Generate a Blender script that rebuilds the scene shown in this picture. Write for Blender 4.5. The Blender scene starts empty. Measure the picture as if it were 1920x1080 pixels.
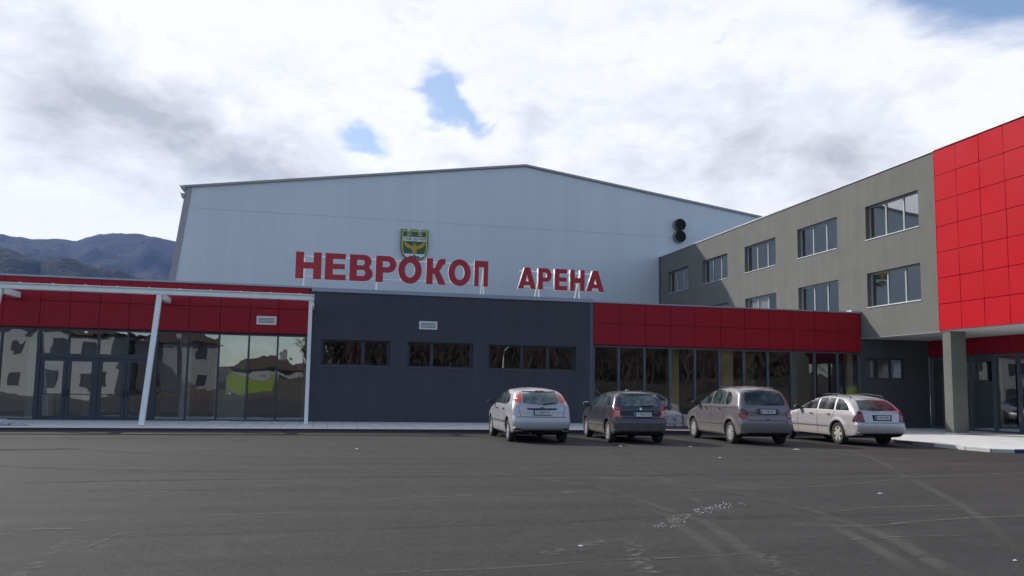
import bpy, bmesh, math, random
import numpy as np
from mathutils import Vector, Matrix
from mathutils.bvhtree import BVHTree
from mathutils.geometry import delaunay_2d_cdt

random.seed(7)
R = math.radians
sc = bpy.context.scene
COL = sc.collection

# ------------------------------------------------------------------ camera
cam_d = bpy.data.cameras.new('camera')
cam = bpy.data.objects.new('camera', cam_d); COL.objects.link(cam)
cam_d.sensor_width = 36.0
cam_d.lens = 1499.0 / 1920 * 36
cam_d.shift_y = 42.06 / 1920
cam_d.clip_start = 0.1; cam_d.clip_end = 12000
pi_, ya_, ro_ = R(5.564), R(12.746), R(0.921)
F_ = Vector((math.sin(ya_)*math.cos(pi_), math.cos(ya_)*math.cos(pi_), math.sin(pi_)))
R_ = Vector((math.cos(ya_), -math.sin(ya_), 0)); U_ = R_.cross(F_)
R2 = R_*math.cos(ro_) + U_*math.sin(ro_); U2 = -R_*math.sin(ro_) + U_*math.cos(ro_)
M = Matrix((R2, U2, -F_)).transposed().to_4x4(); M.translation = Vector((0, 0, 1.5))
cam.matrix_world = M
sc.camera = cam

# ------------------------------------------------------------------ sun, sky, exposure
SUN_EL, SUN_AZ = R(34.0), R(-46.0)            # azimuth from +Y towards +X
sd = Vector((math.sin(SUN_AZ)*math.cos(SUN_EL), math.cos(SUN_AZ)*math.cos(SUN_EL), math.sin(SUN_EL)))
sun_d = bpy.data.lights.new('sun', 'SUN'); sun_d.energy = 3.8; sun_d.angle = R(0.9); sun_d.color = (1.0, 0.95, 0.88)
sun = bpy.data.objects.new('sun', sun_d); COL.objects.link(sun)
sun.rotation_euler = sd.to_track_quat('Z', 'Y').to_euler(); sun.location = (-30, 30, 40)
sc.view_settings.view_transform = 'Standard'; sc.view_settings.look = 'None'
sc.view_settings.exposure = 0.15; sc.view_settings.gamma = 1.0
sc.render.engine = 'CYCLES'
sc.cycles.max_bounces = 6; sc.cycles.transparent_max_bounces = 12
sc.cycles.volume_bounces = 0
sc.cycles.caustics_reflective = False; sc.cycles.caustics_refractive = False
sc.cycles.sample_clamp_indirect = 6


class NT:
    """small helper to write node trees"""
    def __init__(s, tree): s.t = tree; s.n = tree.nodes; s.l = tree.links
    def new(s, typ, **kw):
        n = s.n.new(typ)
        for k, v in kw.items(): setattr(n, k, v)
        return n
    def set(s, inp, v):
        if isinstance(v, bpy.types.NodeSocket): s.l.new(v, inp)
        elif v is not None: inp.default_value = v
    def math(s, op, a, b=None, c=None, clamp=False):
        n = s.new('ShaderNodeMath', operation=op); n.use_clamp = clamp
        s.set(n.inputs[0], a)
        if b is not None: s.set(n.inputs[1], b)
        if c is not None: s.set(n.inputs[2], c)
        return n.outputs[0]
    def noise(s, vec, scale, detail=4, rough=.55, dist=0.0, lac=2.0):
        n = s.new('ShaderNodeTexNoise'); s.set(n.inputs['Vector'], vec)
        n.inputs['Scale'].default_value = scale; n.inputs['Detail'].default_value = detail
        n.inputs['Roughness'].default_value = rough; n.inputs['Distortion'].default_value = dist
        n.inputs['Lacunarity'].default_value = lac
        return n.outputs['Fac']
    def mapping(s, vec, loc=(0,0,0), rot=(0,0,0), scale=(1,1,1), typ='POINT'):
        n = s.new('ShaderNodeMapping', vector_type=typ); s.set(n.inputs['Vector'], vec)
        n.inputs['Location'].default_value = loc; n.inputs['Rotation'].default_value = rot; n.inputs['Scale'].default_value = scale
        return n.outputs[0]
    def rng(s, v, a, b, c=0.0, d=1.0, smooth=False):
        n = s.new('ShaderNodeMapRange'); n.interpolation_type = 'SMOOTHSTEP' if smooth else 'LINEAR'
        s.set(n.inputs[0], v); s.set(n.inputs[1], a); s.set(n.inputs[2], b); s.set(n.inputs[3], c); s.set(n.inputs[4], d)
        return n.outputs[0]
    def mix(s, fac, a, b, blend='MIX'):
        n = s.new('ShaderNodeMix', data_type='RGBA', blend_type=blend)
        s.set(n.inputs['Factor'], fac)
        s.set(n.inputs['A'], a if isinstance(a, bpy.types.NodeSocket) else (*a, 1)[:4])
        s.set(n.inputs['B'], b if isinstance(b, bpy.types.NodeSocket) else (*b, 1)[:4])
        return n.outputs['Result']


# world: Nishita sky with a broken winter cloud deck given by direction
world = bpy.data.worlds.new('World'); sc.world = world; world.use_nodes = True
w = NT(world.node_tree); w.n.clear()
sky = w.new('ShaderNodeTexSky', sky_type='NISHITA'); sky.sun_disc = False
sky.sun_elevation = SUN_EL; sky.sun_rotation = SUN_AZ % (2*math.pi)
sky.air_density = 1.0; sky.dust_density = 0.6; sky.ozone_density = 2.0
bg_sky = w.new('ShaderNodeBackground'); w.l.new(sky.outputs[0], bg_sky.inputs[0]); bg_sky.inputs[1].default_value = 0.15
tc = w.new('ShaderNodeTexCoord'); sep = w.new('ShaderNodeSeparateXYZ'); w.l.new(tc.outputs['Generated'], sep.inputs[0])
dx, dy, dz = sep.outputs
hz = w.math('SQRT', w.math('ADD', w.math('MULTIPLY', dx, dx), w.math('MULTIPLY', dy, dy)))
az = w.math('MULTIPLY', w.math('ARCTAN2', dx, dy), 57.2958)
el = w.math('MULTIPLY', w.math('ARCTAN2', dz, hz), 57.2958)
cmb = w.new('ShaderNodeCombineXYZ'); w.set(cmb.inputs[0], az); w.set(cmb.inputs[1], el)
ae = cmb.outputs[0]
zz = w.math('ADD', w.math('MAXIMUM', dz, 0.0), 0.10)
pc = w.new('ShaderNodeCombineXYZ'); w.set(pc.inputs[0], w.math('DIVIDE', dx, zz)); w.set(pc.inputs[1], w.math('DIVIDE', dy, zz))
pp = pc.outputs[0]
warp = w.new('ShaderNodeTexNoise'); w.l.new(ae, warp.inputs['Vector']); warp.inputs['Scale'].default_value = .22; warp.inputs['Detail'].default_value = 5
wv = w.new('ShaderNodeVectorMath', operation='MULTIPLY_ADD'); w.l.new(warp.outputs['Color'], wv.inputs[0])
wv.inputs[1].default_value = (7, 5, 0); wv.inputs[2].default_value = (-3.5, -2.5, 0)
aw = w.new('ShaderNodeVectorMath', operation='ADD'); w.l.new(ae, aw.inputs[0]); w.l.new(wv.outputs[0], aw.inputs[1])
aew = aw.outputs[0]


def blob(vec, a, e, ra, re, rot=0, wgt=1.0):
    m = w.mapping(vec, (a, e, 0), (0, 0, R(rot)), (ra, re, 1), 'TEXTURE')
    g = w.new('ShaderNodeTexGradient', gradient_type='QUADRATIC_SPHERE'); w.l.new(m, g.inputs[0])
    return w.math('MULTIPLY', g.outputs['Fac'], wgt)


def add_all(l):
    r = l[0]
    for x in l[1:]: r = w.math('ADD', r, x)
    return r


n_big = w.noise(pp, 1.3, 7, .6, .3)
n_fine = w.noise(pp, 3.4, 9, .62, .5)
n_ae = w.noise(w.mapping(ae, scale=(.10, .20, 1)), 1.0, 8, .58, .2)
# gaps of blue
tr_gap = w.rng(w.math('ADD', blob(ae, 50, 26.0, 24, 8.5, -6, 6.0), w.math('MULTIPLY', w.math('SUBTRACT', w.noise(w.mapping(ae, rot=(0, 0, R(-12)), scale=(.10, .30, 1)), 1.0, 8, .6, .2), .5), 2.2)), .55, 1.7, 0, .95, True)
holes = add_all([blob(aew, 7.0, 21.2, 5.2, 3.6, -50, 1.7), blob(aew, 9.0, 19.4, 4.6, 2.8, -30, 1.6), blob(aew, 1.4, 16.5, 5.0, 2.6, -32, 1.6), 
                 blob(aew, -1.0, 20.8, 5, 1.8, -20, .50), blob(aew, 17.0, 22.4, 8, 2.4, 5, .42), blob(aew, -8.5, 11.8, 5, 1.8, 4, .52),
                 blob(aew, 27.5, 24.2, 8, 2.6, 0, .45), blob(aew, 13.2, 21.0, 1.8, 3.0, 20, .35)])
n_f2 = w.noise(w.mapping(ae, rot=(0, 0, R(20)), scale=(.34, .55, 1)), 1.0, 9, .66, .3)
blue = w.math('ADD', holes, w.math('MULTIPLY', w.math('SUBTRACT', n_fine, .5), 1.2))
blue = w.math('ADD', blue, w.math('MULTIPLY', w.math('SUBTRACT', n_f2, .5), 2.2))
blue = w.math('ADD', blue, w.math('MULTIPLY', w.math('SUBTRACT', n_ae, .5), .5))
blue = w.rng(blue, .38, 1.50, 0, .82, True)
blue = w.math('MAXIMUM', blue, tr_gap)
# behind the camera the sky is mostly clear
back = w.rng(w.math('ABSOLUTE', az), 62, 95, 0, 1, True)
back = w.math('MULTIPLY', back, w.rng(n_big, .38, .56, .45, 1, True))
blue = w.math('MAXIMUM', blue, back)
# grey undersides
greys = add_all([blob(aew, -13, 17.0, 20, 6.0, -16, 1.05), blob(aew, -3.5, 14.8, 13, 5.2, -28, .75), blob(aew, -17, 14, 9, 4, -20, .45), blob(aew, -17.5, 21.5, 4, 2.4, -30, .4),
                 blob(aew, 27, 17, 18, 6, 0, .80), blob(aew, 36, 14.5, 14, 5, 0, .70), blob(aew, 14.5, 18.8, 6, 4.5, 10, .42),
                 blob(aew, 9.5, 16.2, 8, 2.4, 0, .45), blob(aew, 40, 19, 9, 3, 0, .35), blob(aew, 5, 26, 8, 4, 0, .3)])
gmod = w.rng(n_ae, .32, .66, .30, 1.45)
grey = w.math('MULTIPLY', greys, gmod)
grey = w.math('ADD', grey, w.math('MULTIPLY', w.math('SUBTRACT', n_big, .53), .85))
grey = w.math('ADD', grey, w.math('MULTIPLY', w.math('SUBTRACT', n_f2, .5), .9))
grey = w.rng(grey, .02, .95, 0, 1)
ccol = w.mix(grey, (1.20, 1.20, 1.22), (.61, .615, .645))
veil = w.math('MULTIPLY', w.rng(w.noise(w.mapping(aew, rot=(0, 0, R(-14)), scale=(.07, .26, 1)), 1.0, 8, .58, .1), .42, .72, 0, 1, True),
              add_all([blob(ae, 22, 23, 26, 9, 0, 1.3), blob(ae, -2, 20.5, 12, 5, -15, .7), blob(ae, -9, 11.5, 9, 4, 0, .7)]), clamp=True)
ccol = w.mix(w.math('MULTIPLY', veil, .55), ccol, (.62, .70, .82))
# cloud layer brighter towards the horizon
bg_c = w.new('ShaderNodeBackground'); w.l.new(ccol, bg_c.inputs[0])
w.set(bg_c.inputs[1], w.rng(el, -5, 60, 1.0, .62))
mixs = w.new('ShaderNodeMixShader'); w.set(mixs.inputs[0], blue); w.l.new(bg_c.outputs[0], mixs.inputs[1]); w.l.new(bg_sky.outputs[0], mixs.inputs[2])
out = w.new('ShaderNodeOutputWorld'); w.l.new(mixs.outputs[0], out.inputs[0])

# ------------------------------------------------------------------ materials
MATS = {}


def principled(name, col=(.5,.5,.5), rough=.6, metal=0.0, spec=.5, coat=0.0, emis=None):
    m = bpy.data.materials.new(name); m.use_nodes = True; t = NT(m.node_tree); b = t.n['Principled BSDF']
    b.inputs['Base Color'].default_value = (*col, 1); b.inputs['Roughness'].default_value = rough
    b.inputs['Metallic'].default_value = metal; b.inputs['Specular IOR Level'].default_value = spec
    b.inputs['Coat Weight'].default_value = coat; b.inputs['Coat Roughness'].default_value = .08
    MATS[name] = m
    return m, t, b


def noisy(name, col, rough=.6, var=.15, scale=6, metal=0.0, spec=.5, bump=0.0, bscale=60, coat=0.0, streak=None, rvar=.1):
    """plain colour with mottling, optional fine bump and optional vertical grime streaks"""
    m, t, b = principled(name, col, rough, metal, spec, coat)
    tc = t.new('ShaderNodeTexCoord'); v = tc.outputs['Object']
    n1 = t.noise(v, scale, 6, .6); n2 = t.noise(v, scale*9, 3, .6)
    f = t.math('ADD', t.math('MULTIPLY', t.math('SUBTRACT', n1, .5), var*2), t.math('MULTIPLY', t.math('SUBTRACT', n2, .5), var*.8))
    if streak:
        ns = t.noise(t.mapping(v, scale=(streak, streak, .12)), 1.0, 6, .65)
        f = t.math('ADD', f, t.math('MULTIPLY', t.math('SUBTRACT', ns, .5), var*1.6))
    f = t.math('ADD', f, 1.0)
    hsv = t.new('ShaderNodeHueSaturation'); hsv.inputs['Color'].default_value = (*col, 1); t.set(hsv.inputs['Value'], f)
    t.l.new(hsv.outputs[0], b.inputs['Base Color'])
    t.set(b.inputs['Roughness'], t.rng(n1, .3, .7, max(0, rough-rvar), min(1, rough+rvar)))
    if bump:
        bn = t.new('ShaderNodeBump'); bn.inputs['Strength'].default_value = .6; bn.inputs['Distance'].default_value = bump
        t.set(bn.inputs['Height'], t.noise(v, bscale, 4, .7)); t.l.new(bn.outputs[0], b.inputs['Normal'])
    return m


def glass(name, tint=(.5,.5,.48), refl=.35, wob=.006, wscale=.7, rough=0.0, rtint=(.9,.93,.95), fmax=.85):
    m = bpy.data.materials.new(name); m.use_nodes = True; t = NT(m.node_tree); t.n.clear()
    o = t.new('ShaderNodeOutputMaterial'); mx = t.new('ShaderNodeMixShader')
    tr = t.new('ShaderNodeBsdfTransparent'); tr.inputs[0].default_value = (*tint, 1)
    gl = t.new('ShaderNodeBsdfGlossy'); gl.inputs['Roughness'].default_value = rough; gl.inputs[0].default_value = (*rtint, 1)
    lw = t.new('ShaderNodeLayerWeight'); lw.inputs[0].default_value = .35
    t.set(mx.inputs[0], t.rng(lw.outputs['Fresnel'], 0, 1, refl, fmax))
    tc = t.new('ShaderNodeTexCoord')
    bn = t.new('ShaderNodeBump'); bn.inputs['Strength'].default_value = 1; bn.inputs['Distance'].default_value = wob
    t.set(bn.inputs['Height'], t.noise(tc.outputs['Object'], wscale, 2, .4, .3)); t.l.new(bn.outputs[0], gl.inputs['Normal'])
    t.l.new(tr.outputs[0], mx.inputs[1]); t.l.new(gl.outputs[0], mx.inputs[2]); t.l.new(mx.outputs[0], o.inputs[0])
    MATS[name] = m; return m


def m_asphalt():
    m, t, b = principled('asphalt', (.06,.06,.06), .85, spec=.35)
    v = t.new('ShaderNodeTexCoord').outputs['Object']
    big = t.noise(t.mapping(v, scale=(.10, .35, 1)), 1.0, 6, .6, .2)
    band = t.noise(t.mapping(v, scale=(.05, 1.6, 1)), 1.0, 5, .6, .15)
    mid = t.noise(v, 1.6, 6, .65); fine = t.noise(v, 95, 3, .8); grain = t.noise(v, 30, 4, .75); clod = t.noise(t.mapping(v, scale=(1, .6, 1)), 9, 5, .8)
    f = t.math('ADD', t.math('MULTIPLY', t.math('SUBTRACT', big, .5), .9), t.math('MULTIPLY', t.math('SUBTRACT', band, .5), 1.0))
    f = t.math('ADD', f, t.math('MULTIPLY', t.math('SUBTRACT', mid, .5), .6))
    f = t.math('ADD', f, t.math('MULTIPLY', t.math('SUBTRACT', fine, .5), 2.2))
    f = t.math('ADD', f, t.math('MULTIPLY', t.math('SUBTRACT', grain, .5), 2.2))
    f = t.math('ADD', f, t.math('MULTIPLY', t.math('SUBTRACT', clod, .5), 1.3))
    f = t.math('ADD', f, 1.0, clamp=False)
    dust = t.rng(t.math('ADD', t.noise(t.mapping(v, scale=(.25,.25,1)), 1.0, 7, .7, .4), t.math('MULTIPLY', mid, .25)), .66, .86, 0, .55, True)
    c = t.mix(dust, (.0375,.0342,.0325), (.084,.075,.069))
    mm = t.new('ShaderNodeVectorMath', operation='SCALE'); t.l.new(c, mm.inputs[0]); t.set(mm.inputs['Scale'], f)
    t.l.new(mm.outputs[0], b.inputs['Base Color'])
    bn = t.new('ShaderNodeBump'); bn.inputs['Strength'].default_value = .8; bn.inputs['Distance'].default_value = .006
    t.set(bn.inputs['Height'], t.math('ADD', fine, grain)); t.l.new(bn.outputs[0], b.inputs['Normal'])
    return m


def m_mark(name, col, amax, nscale=9.0, thr=(.35,.65), edge=True):
    """dusty film whose density breaks up with noise; ribbon U across, V along"""
    m = bpy.data.materials.new(name); m.use_nodes = True; t = NT(m.node_tree); t.n.clear()
    o = t.new('ShaderNodeOutputMaterial'); mx = t.new('ShaderNodeMixShader')
    tr = t.new('ShaderNodeBsdfTransparent'); d = t.new('ShaderNodeBsdfDiffuse'); d.inputs[0].default_value = (*col, 1)
    tcn = t.new('ShaderNodeTexCoord'); sp = t.new('ShaderNodeSeparateXYZ'); t.l.new(tcn.outputs['UV'], sp.inputs[0])
    u, vv = sp.outputs[0], sp.outputs[1]
    e = t.math('MULTIPLY', t.rng(u, 0, .38, 0, 1, True), t.rng(u, 1, .62, 0, 1, True))
    ends = t.math('MULTIPLY', t.rng(vv, 0, .15, 0, 1, True), t.rng(vv, 1, .85, 0, 1, True))
    n = t.noise(tcn.outputs['Object'], nscale, 6, .75, .3); n2 = t.noise(tcn.outputs['Object'], nscale*.12, 3, .6)
    g = t.noise(tcn.outputs['Object'], 80, 3, .8)
    a = t.math('MULTIPLY', t.rng(n, thr[0], thr[1], 0, 1, True), e)
    a = t.math('MULTIPLY', a, ends); a = t.math('MULTIPLY', a, t.rng(n2, .35, .6, .45, 1))
    a = t.math('MULTIPLY', a, t.rng(g, .3, .7, .5, 1.2)); a = t.math('MULTIPLY', a, amax, clamp=True)
    t.set(mx.inputs[0], a); t.l.new(tr.outputs[0], mx.inputs[1]); t.l.new(d.outputs[0], mx.inputs[2]); t.l.new(mx.outputs[0], o.inputs[0])
    MATS[name] = m; return m


def m_paving(name='paving_slabs', col=(.68,.68,.66), tile=.5):
    m, t, b = principled(name, col, .8)
    v = t.new('ShaderNodeTexCoord').outputs['Object']
    br = t.new('ShaderNodeTexBrick'); t.l.new(v, br.inputs['Vector']); br.offset = 0.0
    br.inputs['Scale'].default_value = 1.0; br.inputs['Brick Width'].default_value = tile; br.inputs['Row Height'].default_value = tile
    br.inputs['Mortar Size'].default_value = .012; br.inputs['Mortar Smooth'].default_value = .3
    br.inputs['Color1'].default_value = (*[c*.93 for c in col], 1); br.inputs['Color2'].default_value = (*[c*1.06 for c in col], 1)
    br.inputs['Mortar'].default_value = (*[c*.5 for c in col], 1); br.inputs['Bias'].default_value = 0
    n = t.noise(v, 2.2, 6, .65); n2 = t.noise(v, 22, 4, .7)
    f = t.math('ADD', t.math('MULTIPLY', t.math('SUBTRACT', n, .5), .35), t.math('MULTIPLY', t.math('SUBTRACT', n2, .5), .2)); f = t.math('ADD', f, 1)
    mm = t.new('ShaderNodeVectorMath', operation='SCALE'); t.l.new(br.outputs['Color'], mm.inputs[0]); t.set(mm.inputs['Scale'], f)
    t.l.new(mm.outputs[0], b.inputs['Base Color']); return m


def m_gable():
    """light grey metal sandwich panels: thin upright ribs, panel joints, faint runs of dirt"""
    m, t, b = principled('hall_panels', (.5,.54,.58), .45, spec=.4)
    v = t.new('ShaderNodeTexCoord').outputs['Object']; sp = t.new('ShaderNodeSeparateXYZ'); t.l.new(v, sp.inputs[0])
    x, y, z = sp.outputs
    rib = t.math('PINGPONG', t.math('ADD', x, 100), .15)
    fr = t.math('FRACT', t.math('DIVIDE', t.math('ADD', x, 100), 1.0))
    joint = t.math('MULTIPLY', t.math('LESS_THAN', fr, .02), .10)
    pan = t.new('ShaderNodeTexWhiteNoise', noise_dimensions='1D'); t.set(pan.inputs['W'], t.math('FLOOR', t.math('ADD', x, 100)))
    n = t.noise(t.mapping(v, scale=(.8, .8, .07)), 1.0, 6, .6); n2 = t.noise(v, .12, 4, .6); ng = t.noise(v, 14, 3, .7)
    f = t.math('ADD', t.math('MULTIPLY', t.math('SUBTRACT', n, .5), .13), t.math('MULTIPLY', t.math('SUBTRACT', n2, .5), .14))
    f = t.math('ADD', f, t.math('MULTIPLY', t.math('SUBTRACT', ng, .5), .05))
    f = t.math('ADD', f, t.math('MULTIPLY', t.math('SUBTRACT', pan.outputs[0], .5), .03))
    f = t.math('SUBTRACT', t.math('ADD', f, 1), joint)
    mm = t.new('ShaderNodeVectorMath', operation='SCALE'); mm.inputs[0].default_value = (.565,.625,.69); t.set(mm.inputs['Scale'], f)
    t.l.new(mm.outputs[0], b.inputs['Base Color'])
    bn = t.new('ShaderNodeBump'); bn.inputs['Distance'].default_value = .01; t.set(bn.inputs['Height'], rib); t.l.new(bn.outputs[0], b.inputs['Normal'])
    return m


def m_hill(name, dk, md, tint):
    m, t, b = principled(name, (.05,.05,.04), .95, spec=.1)
    v = t.new('ShaderNodeTexCoord').outputs['Object']
    n = t.noise(v, .0035, 8, .62, .4); n2 = t.noise(v, .03, 5, .7); n3 = t.noise(v, .0016, 5, .6, .2)
    c = t.mix(t.rng(n, .40, .60, 0, 1, True), dk, md)
    c = t.mix(t.rng(n3, .52, .66, 0, .7, True), c, (.018,.026,.024))
    c = t.mix(t.rng(n2, .35, .7, 0, 1), c, tuple(q*1.25 for q in md)); 
    c = t.mix(t.rng(n2, .60, .8, 0, .6), c, tint)
    t.l.new(c, b.inputs['Base Color'])
    bn = t.new('ShaderNodeBump'); bn.inputs['Distance'].default_value = 14; bn.inputs['Strength'].default_value = 1
    t.set(bn.inputs['Height'], n2); t.l.new(bn.outputs[0], b.inputs['Normal']); return m


def m_paint(name, col, metal=.6, rough=.38, dirt=.5, dcol=(.23,.21,.18)):
    """car paint with road dust clinging to the lower panels"""
    m, t, b = principled(name, col, rough, metal, .5, .6)
    v = t.new('ShaderNodeTexCoord').outputs['Object']; sp = t.new('ShaderNodeSeparateXYZ'); t.l.new(v, sp.inputs[0])
    n = t.noise(v, 5, 6, .7); fl = t.noise(v, 420, 2, .6)
    h = t.math('ADD', t.rng(sp.outputs[2], .78, .22, 0, 1), t.math('MULTIPLY', t.math('SUBTRACT', n, .5), .9))
    d = t.rng(h, .15, 1.0, .04, dirt, True)
    t.l.new(t.mix(d, t.mix(t.rng(fl, .3, .7, 0, .25), col, tuple(min(1, c*1.3) for c in col)), dcol), b.inputs['Base Color'])
    t.set(b.inputs['Roughness'], t.rng(d, 0, 1, rough, .95)); t.set(b.inputs['Metallic'], t.rng(d, 0, 1, metal, 0.0))
    t.set(b.inputs['Coat Weight'], t.rng(d, 0, .6, .6, 0.0)); return m


m_asphalt(); m_paving(); m_gable(); m_hill('hill_forest', (.012,.016,.020), (.036,.031,.032), (.055,.042,.034)); m_hill('foothill_forest', (.006,.013,.014), (.024,.026,.024), (.060,.042,.022))
noisy('anthracite_render', (.070,.074,.088), .9, .20, .8, bump=.004, bscale=45, streak=2.2, spec=.25)
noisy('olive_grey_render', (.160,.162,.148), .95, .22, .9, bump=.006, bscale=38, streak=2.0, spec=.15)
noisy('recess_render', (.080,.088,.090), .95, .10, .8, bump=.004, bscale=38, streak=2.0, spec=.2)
noisy('red_panel', (.30,.006,.018), .55, .12, .5, spec=.28)
noisy('red_panel_bright', (.47,.004,.013), .58, .10, .5, spec=.12)
noisy('panel_gap', (.05,.008,.01), .8, .05)
noisy('coping_metal', (.30,.34,.42), .45, .10, 2, metal=.2)
noisy('coping_light', (.62,.64,.66), .4, .10, 2, metal=.2)
noisy('frame_dark', (.035,.042,.058), .4, .10, 3)
noisy('frame_mid', (.085,.10,.12), .4, .10, 3)
noisy('frame_light', (.36,.38,.39), .45, .08, 3)
noisy('white_steel', (.84,.88,.86), .5, .12, 2.5, streak=4)
noisy('hoarding_frame', (.22,.23,.22), .5, .05)
noisy('vent_white', (.72,.74,.76), .5, .05)
noisy('vent_dark', (.04,.04,.045), .7, .05)
noisy('sign_red', (.42,.012,.03), .45, .05, 2)
noisy('sign_side', (.8,.8,.8), .5, .03)
noisy('trim_violet', (.33,.31,.36), .6, .08, 1)
noisy('duct_metal', (.34,.27,.25), .5, .15, 3, metal=.4)
noisy('duct_black', (.008,.009,.012), .8, .1)
noisy('roof_sheet', (.30,.32,.35), .6, .12, 1)
noisy('soffit_white', (.62,.62,.60), .85, .05, 2)
noisy('concrete', (.42,.42,.40), .9, .14, 3, bump=.002, bscale=70)
noisy('concrete_pale', (.62,.62,.59), .9, .10, 3)
noisy('kerb_dark', (.060,.045,.062), .85, .25, 3)
noisy('kerb_blue', (.035,.040,.16), .7, .35, 4)
noisy('kerb_white', (.50,.51,.50), .85, .18, 5)
noisy('kerb_grey', (.20,.20,.23), .85, .2, 4)
noisy('ground_soil', (.10,.085,.06), .95, .3, .2)
noisy('floor_tile', (.42,.40,.36), .5, .08, 1)
noisy('inner_wall', (.60,.57,.52), .9, .08, 1)
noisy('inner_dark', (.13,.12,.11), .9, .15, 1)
noisy('inner_yellow', (.80,.72,.42), .85, .06, 1)
noisy('inner_white', (.75,.75,.72), .85, .05, 1)
noisy('inner_orange', (.42,.17,.06), .7, .1, 1)
noisy('blind_white', (.82,.82,.80), .8, .03, 1)
glass('glass_left', (.62,.63,.60), .25, .005, .9, rtint=(.84,.92,1.0))
glass('glass_dark', (.64,.63,.58), .15, .0022, .7, rtint=(.80,.84,.90))
glass('glass_shop', (.5,.48,.43), .06, .004, .8)
glass('glass_wing', (.62,.62,.62), .20, .004, .5, rtint=(.80,.79,.78), fmax=.48)
noisy('tyre', (.035,.034,.033), .9, .2, 8)
noisy('arch_black', (.006,.006,.006), .95, .1, 4)
noisy('plastic_black', (.022,.023,.026), .6, .15, 6)
noisy('plastic_grey', (.14,.14,.15), .6, .1, 6)
noisy('hubcap', (.62,.62,.62), .42, .12, 8, metal=.5)
noisy('hubcap_dusty', (.46,.43,.37), .6, .12, 8, metal=.2)
noisy('lamp_red', (.55,.022,.015), .18, .08, 6, coat=.6)
noisy('lamp_orange', (.66,.10,.045), .2, .08, 6, coat=.6)
noisy('lamp_darkred', (.10,.010,.012), .18, .1, 6, coat=.6)
noisy('lamp_clear', (.62,.52,.50), .2, .05, 6, coat=.6)
noisy('plate_white', (.80,.81,.82), .5, .04, 6)
noisy('plate_blue', (.02,.08,.42), .5, .04, 6)
noisy('ink', (.02,.02,.025), .6, .02, 6)
noisy('chrome', (.75,.75,.76), .18, .03, 6, metal=1)
noisy('crest_green', (.008,.115,.045), .5, .05, 4)
noisy('crest_yellow', (.52,.44,.06), .5, .05, 4)
noisy('crest_gold', (.46,.28,.02), .5, .08, 4)
noisy('crest_white', (.72,.72,.74), .5, .04, 4)
noisy('crest_edge', (.06,.06,.04), .6, .05, 4)
noisy('wrap_plastic', (.42,.41,.46), .4, .5, 6)
noisy('wood', (.16,.10,.07), .85, .2, 5)
noisy('scrap_white', (.62,.62,.61), .7, .05, 5)
noisy('bark', (.085,.065,.055), .95, .2, 5)
noisy('twigs', (.12,.085,.068), .95, .2, 5)
noisy('scrub', (.075,.058,.040), .95, .3, .4)
noisy('house_plaster', (.27,.28,.285), .9, .1, .5)
noisy('house_plaster_pale', (.37,.38,.38), .9, .1, .5)
noisy('house_roof', (.11,.075,.065), .9, .15, .8)
noisy('lime_panel', (.22,.30,.03), .6, .06, 1)
m_mark('tyre_dust', (.15,.142,.136), .66, 5, (.22,.55))
m_mark('scratch_light', (.24,.23,.22), .7, 6, (.38,.60))
m_mark('dark_mark', (.026,.025,.025), .45, 5, (.30,.55))
m_mark('plaster_dust', (.26,.26,.25), .7, 9, (.44,.70))
m_paint('paint_silver', (.49,.49,.52), .45, .38, .40)
m_paint('paint_anthracite', (.045,.046,.062), .35, .36, .9, (.17,.16,.13))
m_paint('paint_mauve', (.185,.172,.182), .45, .36, .6, (.24,.21,.185))
m_paint('paint_champagne', (.52,.50,.52), .45, .35, .65, (.34,.29,.225))


def car_glass():
    m, t, b = principled('car_glass', (.012,.018,.018), .04, 0, .8, 0)
    v = t.new('ShaderNodeTexCoord').outputs['Object']
    n = t.noise(v, 3.0, 5, .65)
    t.l.new(t.mix(t.rng(n, .35, .65, 0, 1, True), (.010,.018,.022), (.07,.085,.085)), b.inputs['Base Color'])
    t.set(b.inputs['Roughness'], t.rng(n, .3, .7, .03, .22)); 
    m2, t, b = principled('car_glass_rear', (.10,.125,.115), .25, 0, .6, .5)
    v = t.new('ShaderNodeTexCoord').outputs['Object']; n = t.noise(v, 4.0, 5, .65)
    t.l.new(t.mix(t.rng(n, .35, .7, 0, 1, True), (.075,.10,.095), (.21,.235,.215)), b.inputs['Base Color'])
    m3, t, b = principled('car_glass_rear_dark', (.03,.045,.045), .25, 0, .35, .12)
    v = t.new('ShaderNodeTexCoord').outputs['Object']; n = t.noise(v, 3.4, 5, .65)
    t.l.new(t.mix(t.rng(n, .4, .7, 0, 1, True), (.020,.032,.034), (.095,.115,.11)), b.inputs['Base Color'])


car_glass()

# ------------------------------------------------------------------ mesh helpers


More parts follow.
